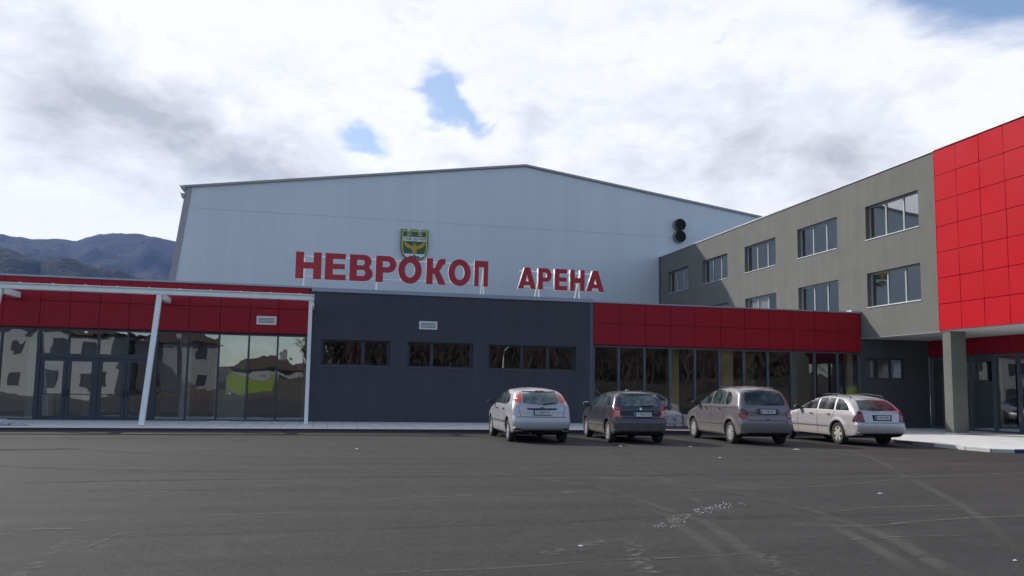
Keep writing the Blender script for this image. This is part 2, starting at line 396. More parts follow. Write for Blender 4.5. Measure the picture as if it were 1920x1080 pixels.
class MB:
    def __init__(s): s.v = []; s.f = []; s.mi = []; s.uv = {}
    def poly(s, pts, mi=0):
        i = len(s.v); s.v += [tuple(p) for p in pts]; s.f.append(tuple(range(i, i+len(pts)))); s.mi.append(mi)
    def box(s, x0, x1, y0, y1, z0, z1, mi=0):
        i = len(s.v)
        s.v += [(x0,y0,z0),(x1,y0,z0),(x1,y1,z0),(x0,y1,z0),(x0,y0,z1),(x1,y0,z1),(x1,y1,z1),(x0,y1,z1)]
        for q in ((0,3,2,1),(4,5,6,7),(0,1,5,4),(1,2,6,5),(2,3,7,6),(3,0,4,7)):
            s.f.append(tuple(i+k for k in q)); s.mi.append(mi)
    def bar(s, a, b, wd, ht, up=(0,0,1), mi=0):
        a, b = Vector(a), Vector(b); d = (b-a).normalized(); sdv = d.cross(Vector(up))
        if sdv.length < 1e-4: sdv = d.cross(Vector((0,1,0)))
        sdv.normalize(); u = sdv.cross(d); i = len(s.v)
        for p in (a, b):
            for sx, sy in ((-1,-1),(1,-1),(1,1),(-1,1)): s.v.append(tuple(p + sdv*sx*wd/2 + u*sy*ht/2))
        for q in ((0,1,2,3),(7,6,5,4),(0,4,5,1),(1,5,6,2),(2,6,7,3),(3,7,4,0)):
            s.f.append(tuple(i+k for k in q)); s.mi.append(mi)
    def tube(s, pts, rad, n=8, mi=0, caps=True):
        pts = [Vector(p) for p in pts]; base = len(s.v)
        rad = rad if isinstance(rad, (list, tuple)) else [rad]*len(pts)
        for k, p in enumerate(pts):
            d = (pts[min(k+1, len(pts)-1)] - pts[max(k-1, 0)]).normalized()
            ref = Vector((0,0,1)) if abs(d.z) < .9 else Vector((1,0,0))
            a = d.cross(ref).normalized(); b = d.cross(a)
            for j in range(n):
                t = 2*math.pi*j/n; s.v.append(tuple(p + (a*math.cos(t) + b*math.sin(t))*rad[k]))
        for k in range(len(pts)-1):
            for j in range(n):
                s.f.append((base+k*n+j, base+k*n+(j+1)%n, base+(k+1)*n+(j+1)%n, base+(k+1)*n+j)); s.mi.append(mi)
        if caps:
            s.f.append(tuple(base+j for j in range(n))[::-1]); s.mi.append(mi)
            s.f.append(tuple(base+(len(pts)-1)*n+j for j in range(n))); s.mi.append(mi)
    def lathe_x(s, prof, n=28, mi=0, cx=0):
        """profile (x, r) turned about the X axis"""
        base = len(s.v)
        for (x, r) in prof:
            for j in range(n):
                t = 2*math.pi*j/n; s.v.append((cx+x, r*math.cos(t), r*math.sin(t)))
        for k in range(len(prof)-1):
            for j in range(n):
                s.f.append((base+k*n+j, base+k*n+(j+1)%n, base+(k+1)*n+(j+1)%n, base+(k+1)*n+j)); s.mi.append(mi)
    def build(s, name, mats, parent=None, smooth=None, fixn=False):
        me = bpy.data.meshes.new(name); me.from_pydata(s.v, [], s.f); me.update()
        if fixn:
            bm = bmesh.new(); bm.from_mesh(me); bmesh.ops.recalc_face_normals(bm, faces=bm.faces); bm.to_mesh(me); bm.free()
        if not isinstance(mats, (list, tuple)): mats = [mats]
        for m in mats: me.materials.append(MATS[m])
        if len(mats) > 1: me.polygons.foreach_set('material_index', s.mi)
        o = bpy.data.objects.new(name, me); COL.objects.link(o)
        if parent is not None: o.parent = parent
        if smooth:
            me.shade_smooth(); me.set_sharp_from_angle(angle=R(smooth))
        return o


def tag(o, label=None, cat=None, group=None, kind=None):
    if label: o['label'] = label
    if cat: o['category'] = cat
    if group: o['group'] = group
    if kind: o['kind'] = kind
    return o


def thing(name, loc, label, cat, group=None, rz=0):
    o = bpy.data.objects.new(name, None); COL.objects.link(o); o.location = loc; o.rotation_euler = (0, 0, rz)
    o.empty_display_size = .3
    return tag(o, label, cat, group)


def holed_wall(mb, u0, u1, z0, z1, holes, mapf, depth, mi=0, mr=0):
    """wall face in (u,z) with rectangular openings and their reveals; mapf(u, z, d) -> xyz, d goes into the wall"""
    us = sorted({u0, u1, *[h[0] for h in holes], *[h[1] for h in holes]}); zs = sorted({z0, z1, *[h[2] for h in holes], *[h[3] for h in holes]})
    us = [u for u in us if u0-1e-6 <= u <= u1+1e-6]; zs = [z for z in zs if z0-1e-6 <= z <= z1+1e-6]
    for a, b in zip(us, us[1:]):
        for c, d in zip(zs, zs[1:]):
            mu, mz = (a+b)/2, (c+d)/2
            if any(h[0] < mu < h[1] and h[2] < mz < h[3] for h in holes): continue
            mb.poly([mapf(a, c, 0), mapf(b, c, 0), mapf(b, d, 0), mapf(a, d, 0)], mi)
    for a, b, c, d in holes:
        for (p, q) in (((a,c),(b,c)), ((b,c),(b,d)), ((b,d),(a,d)), ((a,d),(a,c))):
            mb.poly([mapf(*p, 0), mapf(*q, 0), mapf(*q, depth), mapf(*p, depth)], mr)


def cassettes(mb, us, zs, mapf, th=.05, gap=.018, tilt=.0022):
    """flat metal cassettes with open joints, each very slightly out of true"""
    for a, b in zip(us, us[1:]):
        for c, d in zip(zs, zs[1:]):
            g = gap/2; t = [th + random.uniform(-tilt, tilt)*2 for _ in range(4)]
            A = [(a+g, c+g), (b-g, c+g), (b-g, d-g), (a+g, d-g)]
            fr = [mapf(p[0], p[1], -t[k]) for k, p in enumerate(A)]; bk = [mapf(p[0], p[1], 0) for p in A]
            mb.poly(fr)
            for k in range(4): mb.poly([bk[k], bk[(k+1) % 4], fr[(k+1) % 4], fr[k]])


Y0 = 31.714; W = 23.359; HY = 54.38
fac = lambda u, z, d: (u, Y0 + d, z)                 # facade facing the car park, d into the building
wng = lambda u, z, d: (W + d, u, z)                  # wing face looking left


def zg(x): return -.005*max(0.0, x)


def pave_z(x): return .08 if x < 12 else (.01 if x > 18 else .08 - (x-12)/6*.07)


# ------------------------------------------------------------------ ground
mb = MB(); S = 9000
mb.poly([(-S,-S,-.45),(S,-S,-.45),(S,S,-.45),(-S,S,-.45)])
tag(mb.build('ground', 'ground_soil'), kind='structure')
mb = MB()
xs = [-60, 0, 5, 10, 15, 20, 30, 60]
for a, b in zip(xs, xs[1:]):
    for c, d in ((-14, 0), (0, 30), (30, 60)):
        mb.poly([(a,c,zg(a)),(b,c,zg(b)),(b,d,zg(b)),(a,d,zg(a))])
tag(mb.build('asphalt', 'asphalt'), kind='structure')

# pavement in front of the low buildings and round to the wing
mb = MB()
KY = 27.35
kx = [-30, -20, -12, -6, 0, 6, 10, 12, 14, 16, 18.6]
for a, b in zip(kx, kx[1:]):
    mb.poly([(a,KY,pave_z(a)),(b,KY,pave_z(b)),(b,Y0+.3,pave_z(b)+.035),(a,Y0+.3,pave_z(a)+.035)])
side = [(18.62, KY), (18.6, 25.5), (18.52, 23.5), (18.42, 21.5), (18.36, 20.2), (18.50, 19.45), (18.95, 19.15), (19.8, 19.1), (40, 19.1)]
for (x0, y0), (x1, y1) in zip(side, side[1:]):
    if x1 < 19: mb.poly([(x0,y0,.01),(x1,y1,.01),(40,y1,.01),(40,y0,.01)])
mb.poly([(18.95,19.15,.01),(40,19.1,.01),(40,19.16,.01)])
mb.poly([(18.6,KY,.01),(40,KY,.01),(40,Y0+.3,.0),(18.6,Y0+.3,.0)])
tag(mb.build('pavement', 'paving_slabs'), kind='structure')
# kerb stones
mb = MB(); mats = ['kerb_dark', 'kerb_blue', 'kerb_white', 'kerb_grey', 'concrete_pale']


def kerb(x0, y0, x1, y1, mi):
    d = Vector((x1-x0, y1-y0)); n = Vector((d.y, -d.x)).normalized()*.09; g = d.normalized()*.004
    a, b = Vector((x0, y0))+g, Vector((x1, y1))-g
    za, zb = pave_z(x0)+.006, pave_z(x1)+.006; ga, gb = zg(x0)-.05, zg(x1)-.05
    P = [(a.x,a.y,za),(b.x,b.y,zb),(b.x+n.x,b.y+n.y,zb-.012),(a.x+n.x,a.y+n.y,za-.012)]
    mb.poly([P[3],P[2],P[1],P[0]], 4 if mi in (0, 4) else mi)
    mb.poly([P[3],P[2],(P[2][0],P[2][1],gb),(P[3][0],P[3][1],ga)], mi)
    mb.poly([P[0],P[3],(P[3][0],P[3][1],ga),(P[0][0],P[0][1],ga)], mi); mb.poly([P[1],P[2],(P[2][0],P[2][1],gb),(P[1][0],P[1][1],gb)], mi)


x = -30.0
while x < 18.5:
    kerb(x, KY, min(x+1.0, 18.6), KY, 0); x += 1.0
pts = []
for (x0, y0), (x1, y1) in zip(side, side[1:]):
    L = math.hypot(x1-x0, y1-y0); n = max(1, round(L/.95))
    for k in range(n): pts.append((x0+(x1-x0)*k/n, y0+(y1-y0)*k/n, x0+(x1-x0)*(k+1)/n, y0+(y1-y0)*(k+1)/n))
for (x0, y0, x1, y1) in pts:
    my = (y0+y1)/2; mi = 0 if my > 22.9 else 3 if my > 21.9 else 0 if my > 21.6 else 3 if my > 20.9 else 2 if my > 19.2 else 1
    if my < 19.2 and x0 > 24: mi = 3
    kerb(x0, y0, x1, y1, mi)
tag(mb.build('kerb', mats), kind='structure')


def catmull(P, n=8):
    P = [Vector(p) for p in P]; out = []
    for i in range(len(P)-1):
        a, b, c, d = P[max(i-1, 0)], P[i], P[i+1], P[min(i+2, len(P)-1)]
        for k in range(n):
            t = k/n; out.append(.5*((2*b) + (c-a)*t + (2*a-5*b+4*c-d)*t*t + (3*b-a-3*c+d)*t**3))
    out.append(P[-1]); return out


def ribbons(name, mat, paths, z):
    verts, faces, uvs = [], [], []
    for path, wd in paths:
        P = catmull(path, 8) if len(path) > 2 else [Vector(p) for p in path]
        L = [0]
        for a, b in zip(P, P[1:]): L.append(L[-1] + (b-a).length)
        for i, p in enumerate(P):
            d = (P[min(i+1, len(P)-1)] - P[max(i-1, 0)]).normalized(); n = Vector((-d.y, d.x))*wd/2
            for sg, u in ((-1, 0), (1, 1)):
                q = p + n*sg; verts.append((q.x, q.y, zg(q.x)+z)); uvs.append((u, L[i]/L[-1]))
            if i: k = len(verts); faces.append((k-4, k-3, k-1, k-2))
    me = bpy.data.meshes.new(name); me.from_pydata(verts, [], faces); me.materials.append(MATS[mat])
    ul = me.uv_layers.new(name='UVMap')
    for lp in me.loops: ul.data[lp.index].uv = uvs[lp.vertex_index]
    o = bpy.data.objects.new(name, me); COL.objects.link(o); return tag(o, kind='structure')


ribbons('tyre_marks', 'tyre_dust', [
    ([(14.6,24.0),(14.47,21.2),(12.81,16.99),(10.7,13.29),(9.48,11.06),(8.28,9.01),(7.32,7.6),(6.3,6.1)], .26),
    ([(4.21,13.1),(4.21,12.22),(4.09,9.38),(3.93,8.62),(3.7,7.41),(3.2,6.0)], .28), ([(4.18,12.72),(4.2,11.57),(4.32,9.28),(4.33,8.77),(4.04,7.45),(3.6,6.0)], .30),
    ([(6.5,20.71),(6.48,18.32),(5.99,14.64),(5.67,12.96),(5.03,10.38),(4.74,9.0)], .24),
    ([(6.15,12.0),(6.1,10.4),(6.0,9.08),(5.67,8.11),(5.37,7.14),(4.8,5.6)], .30), ([(6.4,11.2),(6.2,9.65),(6.04,8.34),(5.82,7.36),(5.1,5.6)], .32),
    ([(5.4,12.6),(5.76,11.93),(6.0,11.46),(6.16,10.56),(6.04,9.2)], .22), ([(2.6,14.4),(3.15,13.7),(3.82,12.73),(4.14,12.02)], .22),
    ([(-6,20),(-3,18.2),(1,17.2),(6,17.5)], .2), ([(-8,17),(-4,15.2),(1,14.4),(5,15)], .25), ([(17,14),(12,13.6),(8,12),(4,11.4)], .25)], .004)
ribbons('scratch_marks', 'scratch_light', [
    ([(.1,6.66),(1.56,6.74),(2.45,6.91),(3.23,6.94),(3.81,7.02),(4.3,7.12)], .045), ([(-2.8,9.3),(-2.5,9.6),(-2.17,9.82),(-.77,9.84),(.1,10.04)], .05),
    ([(.3,10.85),(.63,10.9),(2.61,11.36),(3.8,11.36)], .06), ([(1.3,10.65),(2.46,10.67),(3.69,10.74),(4.73,11.35)], .05),
    ([(6.0,9.22),(6.25,9.32),(7.45,9.69),(8.9,9.74)], .07), ([(5.1,8.46),(6.21,8.33),(6.96,8.55),(8.15,8.76),(9.4,8.85)], .09),
    ([(-3.4,9.0),(-2.92,9.11),(-2.4,9.08)], .08), ([(-2.1,8.0),(-2.02,8.44),(-1.99,8.66),(-1.8,8.78),(-1.4,8.7)], .07),
    ([(3.76,14.39),(4.2,15.27),(4.71,15.7),(6.17,17.45)], .06), ([(5.0,17.2),(7.5,17.5),(9.5,17.2)], .06), ([(-3.6,12.2),(-2,12.3),(.4,12.0),(2,12.3)], .05),
    ([(8.0,13.0),(10,13.3),(13,13.2)], .08), ([(5.2,7.55),(6.2,7.66),(6.9,7.6)], .05), ([(-2.7,14.9),(-1,15.1),(1.5,14.9)], .06)], .008)
ribbons('seams_and_dark_bands', 'dark_mark', [
    ([(-3,8.5),(.51,8.73),(2.05,8.88),(2.68,8.93),(3.46,9.08),(3.93,9.19),(5.32,9.07),(9,9.2)], .05), ([(-1,13.6),(3.15,13.7),(4.54,13.83),(6.02,13.7),(8.12,13.82),(14,14.25)], .16),
    ([(-5,13.2),(-3.93,13.24),(-2.48,13.4),(-1.07,13.42),(.76,13.46)], .13), ([(-11,19.6),(-7.5,19.4),(-5,19.8)], .8), ([(-12,22.6),(-8,23.4),(-3,23.2)], .35)], .006)  # last two runs are broad dark bands, wider than the seams
ribbons('dust_patches', 'plaster_dust', [
    ([(2.6,6.2),(2.75,6.8),(2.95,7.5),(3.02,8.0)], .30), ([(-2.25,6.6),(-2.27,7.3),(-2.33,8.1),(-2.28,8.7)], .22), ([(-3.1,8.7),(-2.9,9.0),(-2.7,9.2)], .25),
    ([(3.75,8.6),(4.3,9.2),(4.84,9.76),(5.5,10.25)], .16), ([(3.3,11.2),(3.5,11.5),(4.0,11.6)], .25), ([(1.9,7.2),(2.4,7.5),(2.8,7.9)], .3), ([(3.8,6.0),(3.9,6.5),(4.1,7.1)], .35), ([(8.9,22.2),(9.6,22.0),(10.1,22.3)], .2)], .010)


def pebbles(mb, cx, cy, r, n, smin, smax, mi=0):
    for _ in range(n):
        a = random.uniform(0, 6.28); d = r*math.sqrt(random.random()); s = random.uniform(smin, smax)
        x, y = cx+d*math.cos(a), cy+d*math.sin(a); z = zg(x)+s*.3
        P = [(x+s*math.cos(t)*random.uniform(.6, 1), y+s*math.sin(t)*random.uniform(.6, 1), z-s*.3) for t in (0, 1.3, 2.6, 3.8, 5.1)]
        top = (x+random.uniform(-.2, .2)*s, y, z+s*random.uniform(.3, .7))
        for i in range(5): mb.poly([P[i], P[(i+1) % 5], top], mi)


mb = MB()
for (x, y) in ((3.78,8.64),(4.01,8.95),(4.15,9.1),(4.3,9.24),(4.63,9.55),(4.84,9.76),(5.0,9.9),(5.16,10.02),(5.45,10.19)):
    pebbles(mb, x, y, .17, 16, .004, .013)
tag(mb.build('plaster_crumbs', 'scrap_white'), 'trail of white plaster crumbs spilled across the asphalt in the foreground', 'rubble', kind='stuff')
for (x, y), s, lab in (((12.67,20.1), .13, 'largest white paper scrap lying behind the mauve hatchback'), ((7.86,20.99), .10, 'white paper scrap on the asphalt just behind the dark hatchback'),
                       ((8.96,17.36), .06, 'small white scrap lying beside a tyre mark right of centre'), ((8.42,11.06), .05, 'small white scrap near the curved tyre mark at right'),
                       ((.7,19.67), .06, 'tiny white scrap alone on the asphalt left of the silver hatchback'), ((2.43,7.56), .035, 'tiny white scrap in the centre foreground among dust'),
                       ((9.91,20.92), .06, 'tiny white scrap right of the dark hatchback shadow'), ((6.31,6.42), .035, 'tiny white scrap in the bottom right corner of the asphalt')):
    mb = MB(); n = 7
    P = [(s*math.cos(t*6.28/n)*random.uniform(.6, 1.1), s*.7*math.sin(t*6.28/n)*random.uniform(.6, 1.1)) for t in range(n)]
    for i in range(n):
        a, b = P[i], P[(i+1) % n]; mb.poly([(a[0],a[1],.004),(b[0],b[1],.004),(0,0,.012+s*.05)]); mb.poly([(a[0],a[1],.004),(b[0],b[1],.004),(0,0,.001)])
    o = mb.build('paper_scrap', 'scrap_white'); o.location = (x, y, zg(x)+.004); tag(o, lab, 'litter', 'white scraps littering the car park')

# ------------------------------------------------------------------ hills
HZ = [(-75,.10),(-40,.13),(-30,.15),(-24,.158),(-21.5,.156),(-20.3,.1549),(-19.4,.1530),(-18.6,.1520),(-17.2,.1556),(-16.4,.1550),(-16,.1560),(-15.5,.1605),(-15,.1640),(-14.2,.1672),(-13.3,.1690),(-12.5,.1688),(-11.7,.1674),(-10.4,.1640),(-9,.160),(-5,.14),(10,.10),(60,.12),(100,.09)]
LZ = [(-75,.08),(-24,.142),(-22,.143),(-20.2,.1395),(-19.6,.1395),(-18.8,.1345),(-18.0,.128),(-17.4,.1335),(-16.9,.1355),(-16.3,.1345),(-15.6,.1300),(-15.0,.126),(-14.4,.1275),(-13.7,.1275),(-13,.123),(-12.3,.119),(-11,.116),(-9,.11),(0,.07),(30,.05),(100,.05)]
from mathutils import noise as mn


def terrain(name, prof, r0, r1, a0, a1, na, nr, amp, seed, mat):
    mb = MB(); A = np.linspace(a0, a1, na); RR = np.linspace(0, 1, nr); xs_, ys_ = zip(*prof)
    for a in A:
        t = float(np.interp(a, xs_, ys_))
        for q in RR:
            r = r0 + (r1-r0)*q; hpk = t*r1*1.0 + 1.5
            h = hpk*(q**1.25)*(1+.10*math.sin(a*1.9+q*5+seed)*(1-q))
            x, y = r*math.sin(R(a)), r*math.cos(R(a))
            fade = min(1, q*4)*(.25 if q > .97 else 1)
            h += fade*amp*(mn.fractal(Vector((x*.004+seed, y*.004, 0)), .8, 2.2, 5) + .25*mn.fractal(Vector((x*.03+seed, y*.03, 3)), .8, 2.2, 3)) * (1-q*.55)
            if q > .9: h = min(h, hpk*(q**1.25))+5*mn.noise(Vector((x*.045, y*.045, seed)))
            h += 4.5*fade*abs(mn.noise(Vector((x*.06, y*.06, seed+5))))
            mb.v.append((x, y, max(h, -.4) if q > 0 else -.5))
        x, y = (r1*1.25)*math.sin(R(a)), (r1*1.25)*math.cos(R(a)); mb.v.append((x, y, t*r1*.55))
    st = nr+1
    for i in range(na-1):
        for j in range(nr): mb.f.append((i*st+j, i*st+j+1, (i+1)*st+j+1, (i+1)*st+j)); mb.mi.append(0)
    o = mb.build(name, mat, smooth=80); return tag(o, kind='structure')


terrain('hills', HZ, 1500, 3200, -60, 70, 520, 46, 60, 1.3, 'hill_forest')
terrain('foothills', LZ, 900, 1500, -60, 70, 520, 30, 30, 7.7, 'foothill_forest')

# ------------------------------------------------------------------ sports hall
hall = thing('sports_hall', (13, HY, 0), 'large pale grey metal clad sports hall with a low pitched gable roof', 'building')
hx = lambda x: x-13
G = [(-11.15, 0), (-9.50, 14.15), (13.11, 17.28), (35.9, 14.15), (37.2, 0)]


def ext(mb, P, y0, y1, mi=0):
    a = [(hx(p[0]), y0, p[1]) for p in P]; b = [(hx(p[0]), y1, p[1]) for p in P]
    mb.poly(a, mi); mb.poly(b[::-1], mi)
    for k in range(len(P)):
        k2 = (k+1) % len(P); mb.poly([a[k], b[k], b[k2], a[k2]], mi)


mb = MB(); ext(mb, G, 0, 60); mb.build('wall', 'hall_panels', hall, fixn=True)
mb = MB(); rf = [(-9.75,14.10),(13.11,17.30),(36.1,14.10),(36.1,14.24),(13.11,17.44),(-9.75,14.24)]
ext(mb, rf, -.18, 60.2); mb.build('roof', 'roof_sheet', hall, fixn=True)
mb = MB()
ext(mb, [(-11.19,0),(-9.54,14.08),(-9.16,14.13),(-10.81,0)], -.05, -.003); mb.build('corner_flashing', 'trim_violet', hall, fixn=True)
mb = MB()
ext(mb, [(-9.9,14.22),(-9.78,14.0),(-9.56,13.93),(-9.5,14.1)], -.3, 60); ext(mb, [(-9.83,13.75),(-9.74,13.45),(-9.60,13.42),(-9.56,13.7)], -.15, .3)
mb.build('gutter', 'roof_sheet', hall, fixn=True)
mb = MB(); mb.box(hx(-9.3), hx(35.6), -.010, -.002, 12.822, 12.838); mb.build('panel_joint', 'trim_violet', hall)
for zc in (13.74, 12.86):
    mb = MB(); n = 32
    xc = hx(24.88)
    for k in range(n):
        t0, t1 = 2*math.pi*k/n, 2*math.pi*(k+1)/n
        c0, s0, c1, s1 = math.cos(t0), math.sin(t0), math.cos(t1), math.sin(t1)
        for (ra, ya, rb, yb, mi) in ((.47, 0, .47, -.10, 0), (.47, -.10, .435, -.10, 0), (.435, -.10, .435, -.38, 0), (.435, -.38, .405, -.38, 1), (.405, -.38, .40, -.05, 1)):
            mb.poly([(xc+ra*c0, ya, zc+ra*s0), (xc+ra*c1, ya, zc+ra*s1), (xc+rb*c1, yb, zc+rb*s1), (xc+rb*c0, yb, zc+rb*s0)], mi)
    mb.poly([(xc+.40*math.cos(2*math.pi*k/n), -.30, zc+.40*math.sin(2*math.pi*k/n)) for k in range(n)], 1)
    for q in range(-3, 4):
        hw = math.sqrt(max(0, .39**2-(q*.11)**2)); mb.box(xc-hw, xc+hw, -.345, -.325, zc+q*.11-.012, zc+q*.11+.012, 1)
    mb.build('exhaust_duct', ['duct_metal', 'duct_black'], hall, smooth=40)

# ------------------------------------------------------------------ curve text helper (flat lettering with thickness)


def text_mesh(name, body, size, mat, parent, M4, thick=.004, align='CENTER', bold=0.0, sx=1.0):
    cu = bpy.data.curves.new(name, 'FONT'); cu.body = body; cu.size = size; cu.extrude = thick/2; cu.align_x = align; cu.align_y = 'CENTER'
    cu.offset = bold; cu.resolution_u = 3
    tmp = bpy.data.objects.new('tmp', cu); COL.objects.link(tmp)
    dg = bpy.context.evaluated_depsgraph_get(); dg.update()
    me = bpy.data.meshes.new_from_object(tmp.evaluated_get(dg)); bpy.data.objects.remove(tmp); bpy.data.curves.remove(cu)
    me.transform(Matrix.Diagonal((sx, 1, 1, 1))); me.transform(M4); me.name = name
    me.materials.clear(); me.materials.append(MATS[mat])
    o = bpy.data.objects.new(name, me); COL.objects.link(o); o.parent = parent; return o


def arc(cx, cy, rx, ry, a0, a1, n=14):
    return [(cx+rx*math.cos(R(a0+(a1-a0)*k/n)), cy+ry*math.sin(R(a0+(a1-a0)*k/n))) for k in range(n+1)]


# heavy grotesque capitals, 1 unit high: outer outline + holes
LET = {
 'Н': (.92, [[(0,0),(.29,0),(.29,.38),(.63,.38),(.63,0),(.92,0),(.92,1),(.63,1),(.63,.62),(.29,.62),(.29,1),(0,1)]]),
 'Е': (.78, [[(0,0),(.78,0),(.78,.21),(.29,.21),(.29,.41),(.73,.41),(.73,.61),(.29,.61),(.29,.79),(.76,.79),(.76,1),(0,1)]]),
 'В': (.84, [[(0,0)]+arc(.54,.285,.30,.285,-90,55)+arc(.52,.745,.27,.255,-38,90)+[(0,1)], [(.27,.20),(.27,.42)]+arc(.48,.31,.09,.11,90,-90,8), [(.27,.60),(.27,.80)]+arc(.46,.70,.08,.10,90,-90,8)]),
 'Р': (.80, [[(0,0),(.29,0),(.29,.36)]+arc(.48,.68,.32,.32,-90,90)+[(0,1)], [(.27,.57),(.27,.79)]+arc(.45,.68,.09,.11,90,-90,8)]),
 'О': (.98, [arc(.49,.5,.49,.52,0,351,40), arc(.49,.5,.21,.285,0,350,36)]),
 'К': (.88, [[(0,0),(.29,0),(.29,.40),(.36,.40),(.55,0),(.88,0),(.62,.47),(.57,.535),(.66,.62),(.72,.745),(.78,.785),(.84,.785),(.84,1),(.66,1),(.53,.94),(.45,.82),(.38,.65),(.29,.615),(.29,1),(0,1)]]),
 'П': (.90, [[(0,0),(.29,0),(.29,.75),(.61,.75),(.61,0),(.90,0),(.90,1),(0,1)]]),
 'А': (.95, [[(0,0),(.27,0),(.325,.17),(.625,.17),(.68,0),(.95,0),(.63,1),(.33,1)], [(.385,.355),(.565,.355),(.475,.66)]]),
}


def letter(ch, x, z, h, sx, depth, parent):
    cu = bpy.data.curves.new('letter', 'CURVE'); cu.dimensions = '2D'; cu.fill_mode = 'BOTH'; cu.extrude = depth/2
    for ol in LET[ch][1]:
        sp = cu.splines.new('POLY'); sp.points.add(len(ol)-1); sp.use_cyclic_u = True
        for k, p in enumerate(ol): sp.points[k].co = (p[0]*h*sx, p[1]*h, 0, 1)
    tmp = bpy.data.objects.new('tmp', cu); COL.objects.link(tmp)
    dg = bpy.context.evaluated_depsgraph_get(); dg.update()
    me = bpy.data.meshes.new_from_object(tmp.evaluated_get(dg)); bpy.data.objects.remove(tmp); bpy.data.curves.remove(cu)
    me.transform(Matrix.Translation((x, 0, z)) @ Matrix.Rotation(R(90), 4, 'X')); me.name = 'letter'
    me.materials.clear(); me.materials.append(MATS['sign_red']); me.materials.append(MATS['sign_side'])
    for p in me.polygons: p.material_index = 0 if p.normal.y < -.9 else 1
    o = bpy.data.objects.new('letter', me); COL.objects.link(o); o.parent = parent; return o


LY = 33.2


def roof_sign(word, edges, z0, h, depth, label, legs):
    t = thing('rooftop_sign', ((edges[0][0]+edges[-1][1])/2, LY, 4.9), label, 'sign'); ox = t.location.x
    for ch, (a, b) in zip(word, edges): letter(ch, a-ox, z0-4.9, h, (b-a)/(LET[ch][0]*h), depth, t)
    x0, x1 = edges[0][0]-ox, edges[-1][1]-ox; mb = MB()
    for zr in (.13, .87): mb.bar((x0+.1, depth/2+.04, z0-4.9+h*zr), (x1-.1, depth/2+.04, z0-4.9+h*zr), .035, .035)
    for lx in legs:
        mb.bar((lx-ox, depth/2+.08, -.05), (lx-ox, depth/2+.08, z0-4.9+h*.87), .05, .05)
        mb.bar((lx-ox, 1.35, -.05), (lx-ox, depth/2+.10, z0-4.9+h*.85), .04, .04)
    mb.build('support_frame', 'white_steel', t); return t


def le(l): return l


roof_sign('НЕВРОКОП', [(-1.50,-.48),(-.34,.50),(.64,1.58),(1.70,2.54),(2.62,3.60),(3.79,4.63),(4.72,5.68),(5.83,6.42+.30-.29)], 5.78, 1.10, .10, 'left rooftop sign of big red letters reading НЕВРОКОП on white steel legs', [-1.18, 1.78, 6.28])
roof_sign('АРЕНА', [(7.73,8.53),(8.62,9.22),(9.36,9.93),(10.06,10.72),(10.80,11.61)], 5.76, .93, .22, 'right rooftop sign of smaller red letters reading АРЕНА on white steel legs', [8.74, 10.58])

# ------------------------------------------------------------------ crest on the hall wall
cr = thing('town_crest', (5.33, HY-.25, 10.05), 'green and yellow shield crest with a golden eagle mounted on the hall wall', 'emblem')


def plate(name, P, y, th, mat, parent=cr):
    mb = MB(); a = [(p[0], y, p[1]) for p in P]; b = [(p[0], y+th, p[1]) for p in P]
    mb.poly(a); mb.poly(b[::-1])
    for k in range(len(P)): k2 = (k+1) % len(P); mb.poly([a[k], b[k], b[k2], a[k2]])
    return mb.build(name, mat, parent, fixn=True)


def shield(i):
    w_ = .93-i; t_ = 2.16-i; m = .50; mm = .27+i*.15
    P = [(-w_, t_), (-m-i*.2, t_), (-m-i*.2, t_-.28), (-.27-i*-.3+i*0, t_-.28), (-.27+i*.3, t_), (.27-i*.3, t_), (.27-i*.3, t_-.28), (m+i*.2, t_-.28), (m+i*.2, t_), (w_, t_)]
    lo = [(w_, 1.0), (w_*.97, .72), (w_*.86, .45+i*.2), (w_*.62, .2+i*.5), (w_*.3, .06+i*.8), (0, .0+i)]
    return P + lo + [(-x, z) for x, z in lo[::-1][1:]]


plate('backing', shield(0), .02, .14, 'crest_edge'); plate('border', shield(.05), -.01, .028, 'crest_yellow'); plate('field', shield(.15), -.03, .018, 'crest_green')
plate('name_band', [(-.78,1.34),(.78,1.34),(.78,1.64),(-.78,1.64)], -.05, .018, 'crest_white')
text_mesh('lettering', 'ГОЦЕ ДЕЛЧЕВ', .235, 'ink', cr, Matrix.Translation((0, -.056, 1.49)) @ Matrix.Rotation(R(90), 4, 'X'), .006, bold=.004, sx=.92)
eagle = [(0,1.24),(.07,1.15),(.06,1.05),(.20,1.02),(.40,1.10),(.55,1.24),(.70,1.30),(.74,1.22),(.66,1.06),(.52,.92),(.34,.82),(.16,.78),(.15,.66),(.17,.50),(-.17,.50),(-.15,.66),(-.16,.78),(-.34,.82),(-.52,.92),(-.66,1.06),(-.74,1.22),(-.70,1.30),(-.55,1.24),(-.40,1.10),(-.20,1.02),(-.06,1.05),(-.07,1.15)]
plate('eagle', eagle, -.055, .024, 'crest_gold')
plate('snow_field', [(-.76,.60-.13),(.76,.60-.13),(.66,.34),(.45,.2),(.2,.13),(0,.12),(-.2,.13),(-.45,.2),(-.66,.34)], -.05, .018, 'crest_white')
plate('mountain', [(-.42,.20),(-.36,.28),(-.26,.34),(-.16,.30),(0,.43),(.16,.30),(.26,.34),(.38,.26),(.44,.20),(.2,.15),(-.2,.15)], -.062, .010, 'crest_green')
mb = MB(); mb.bar((0, .06, -.12), (0, .06, .1), .05, .05); mb.build('bracket', 'roof_sheet', cr)

# ------------------------------------------------------------------ window helpers


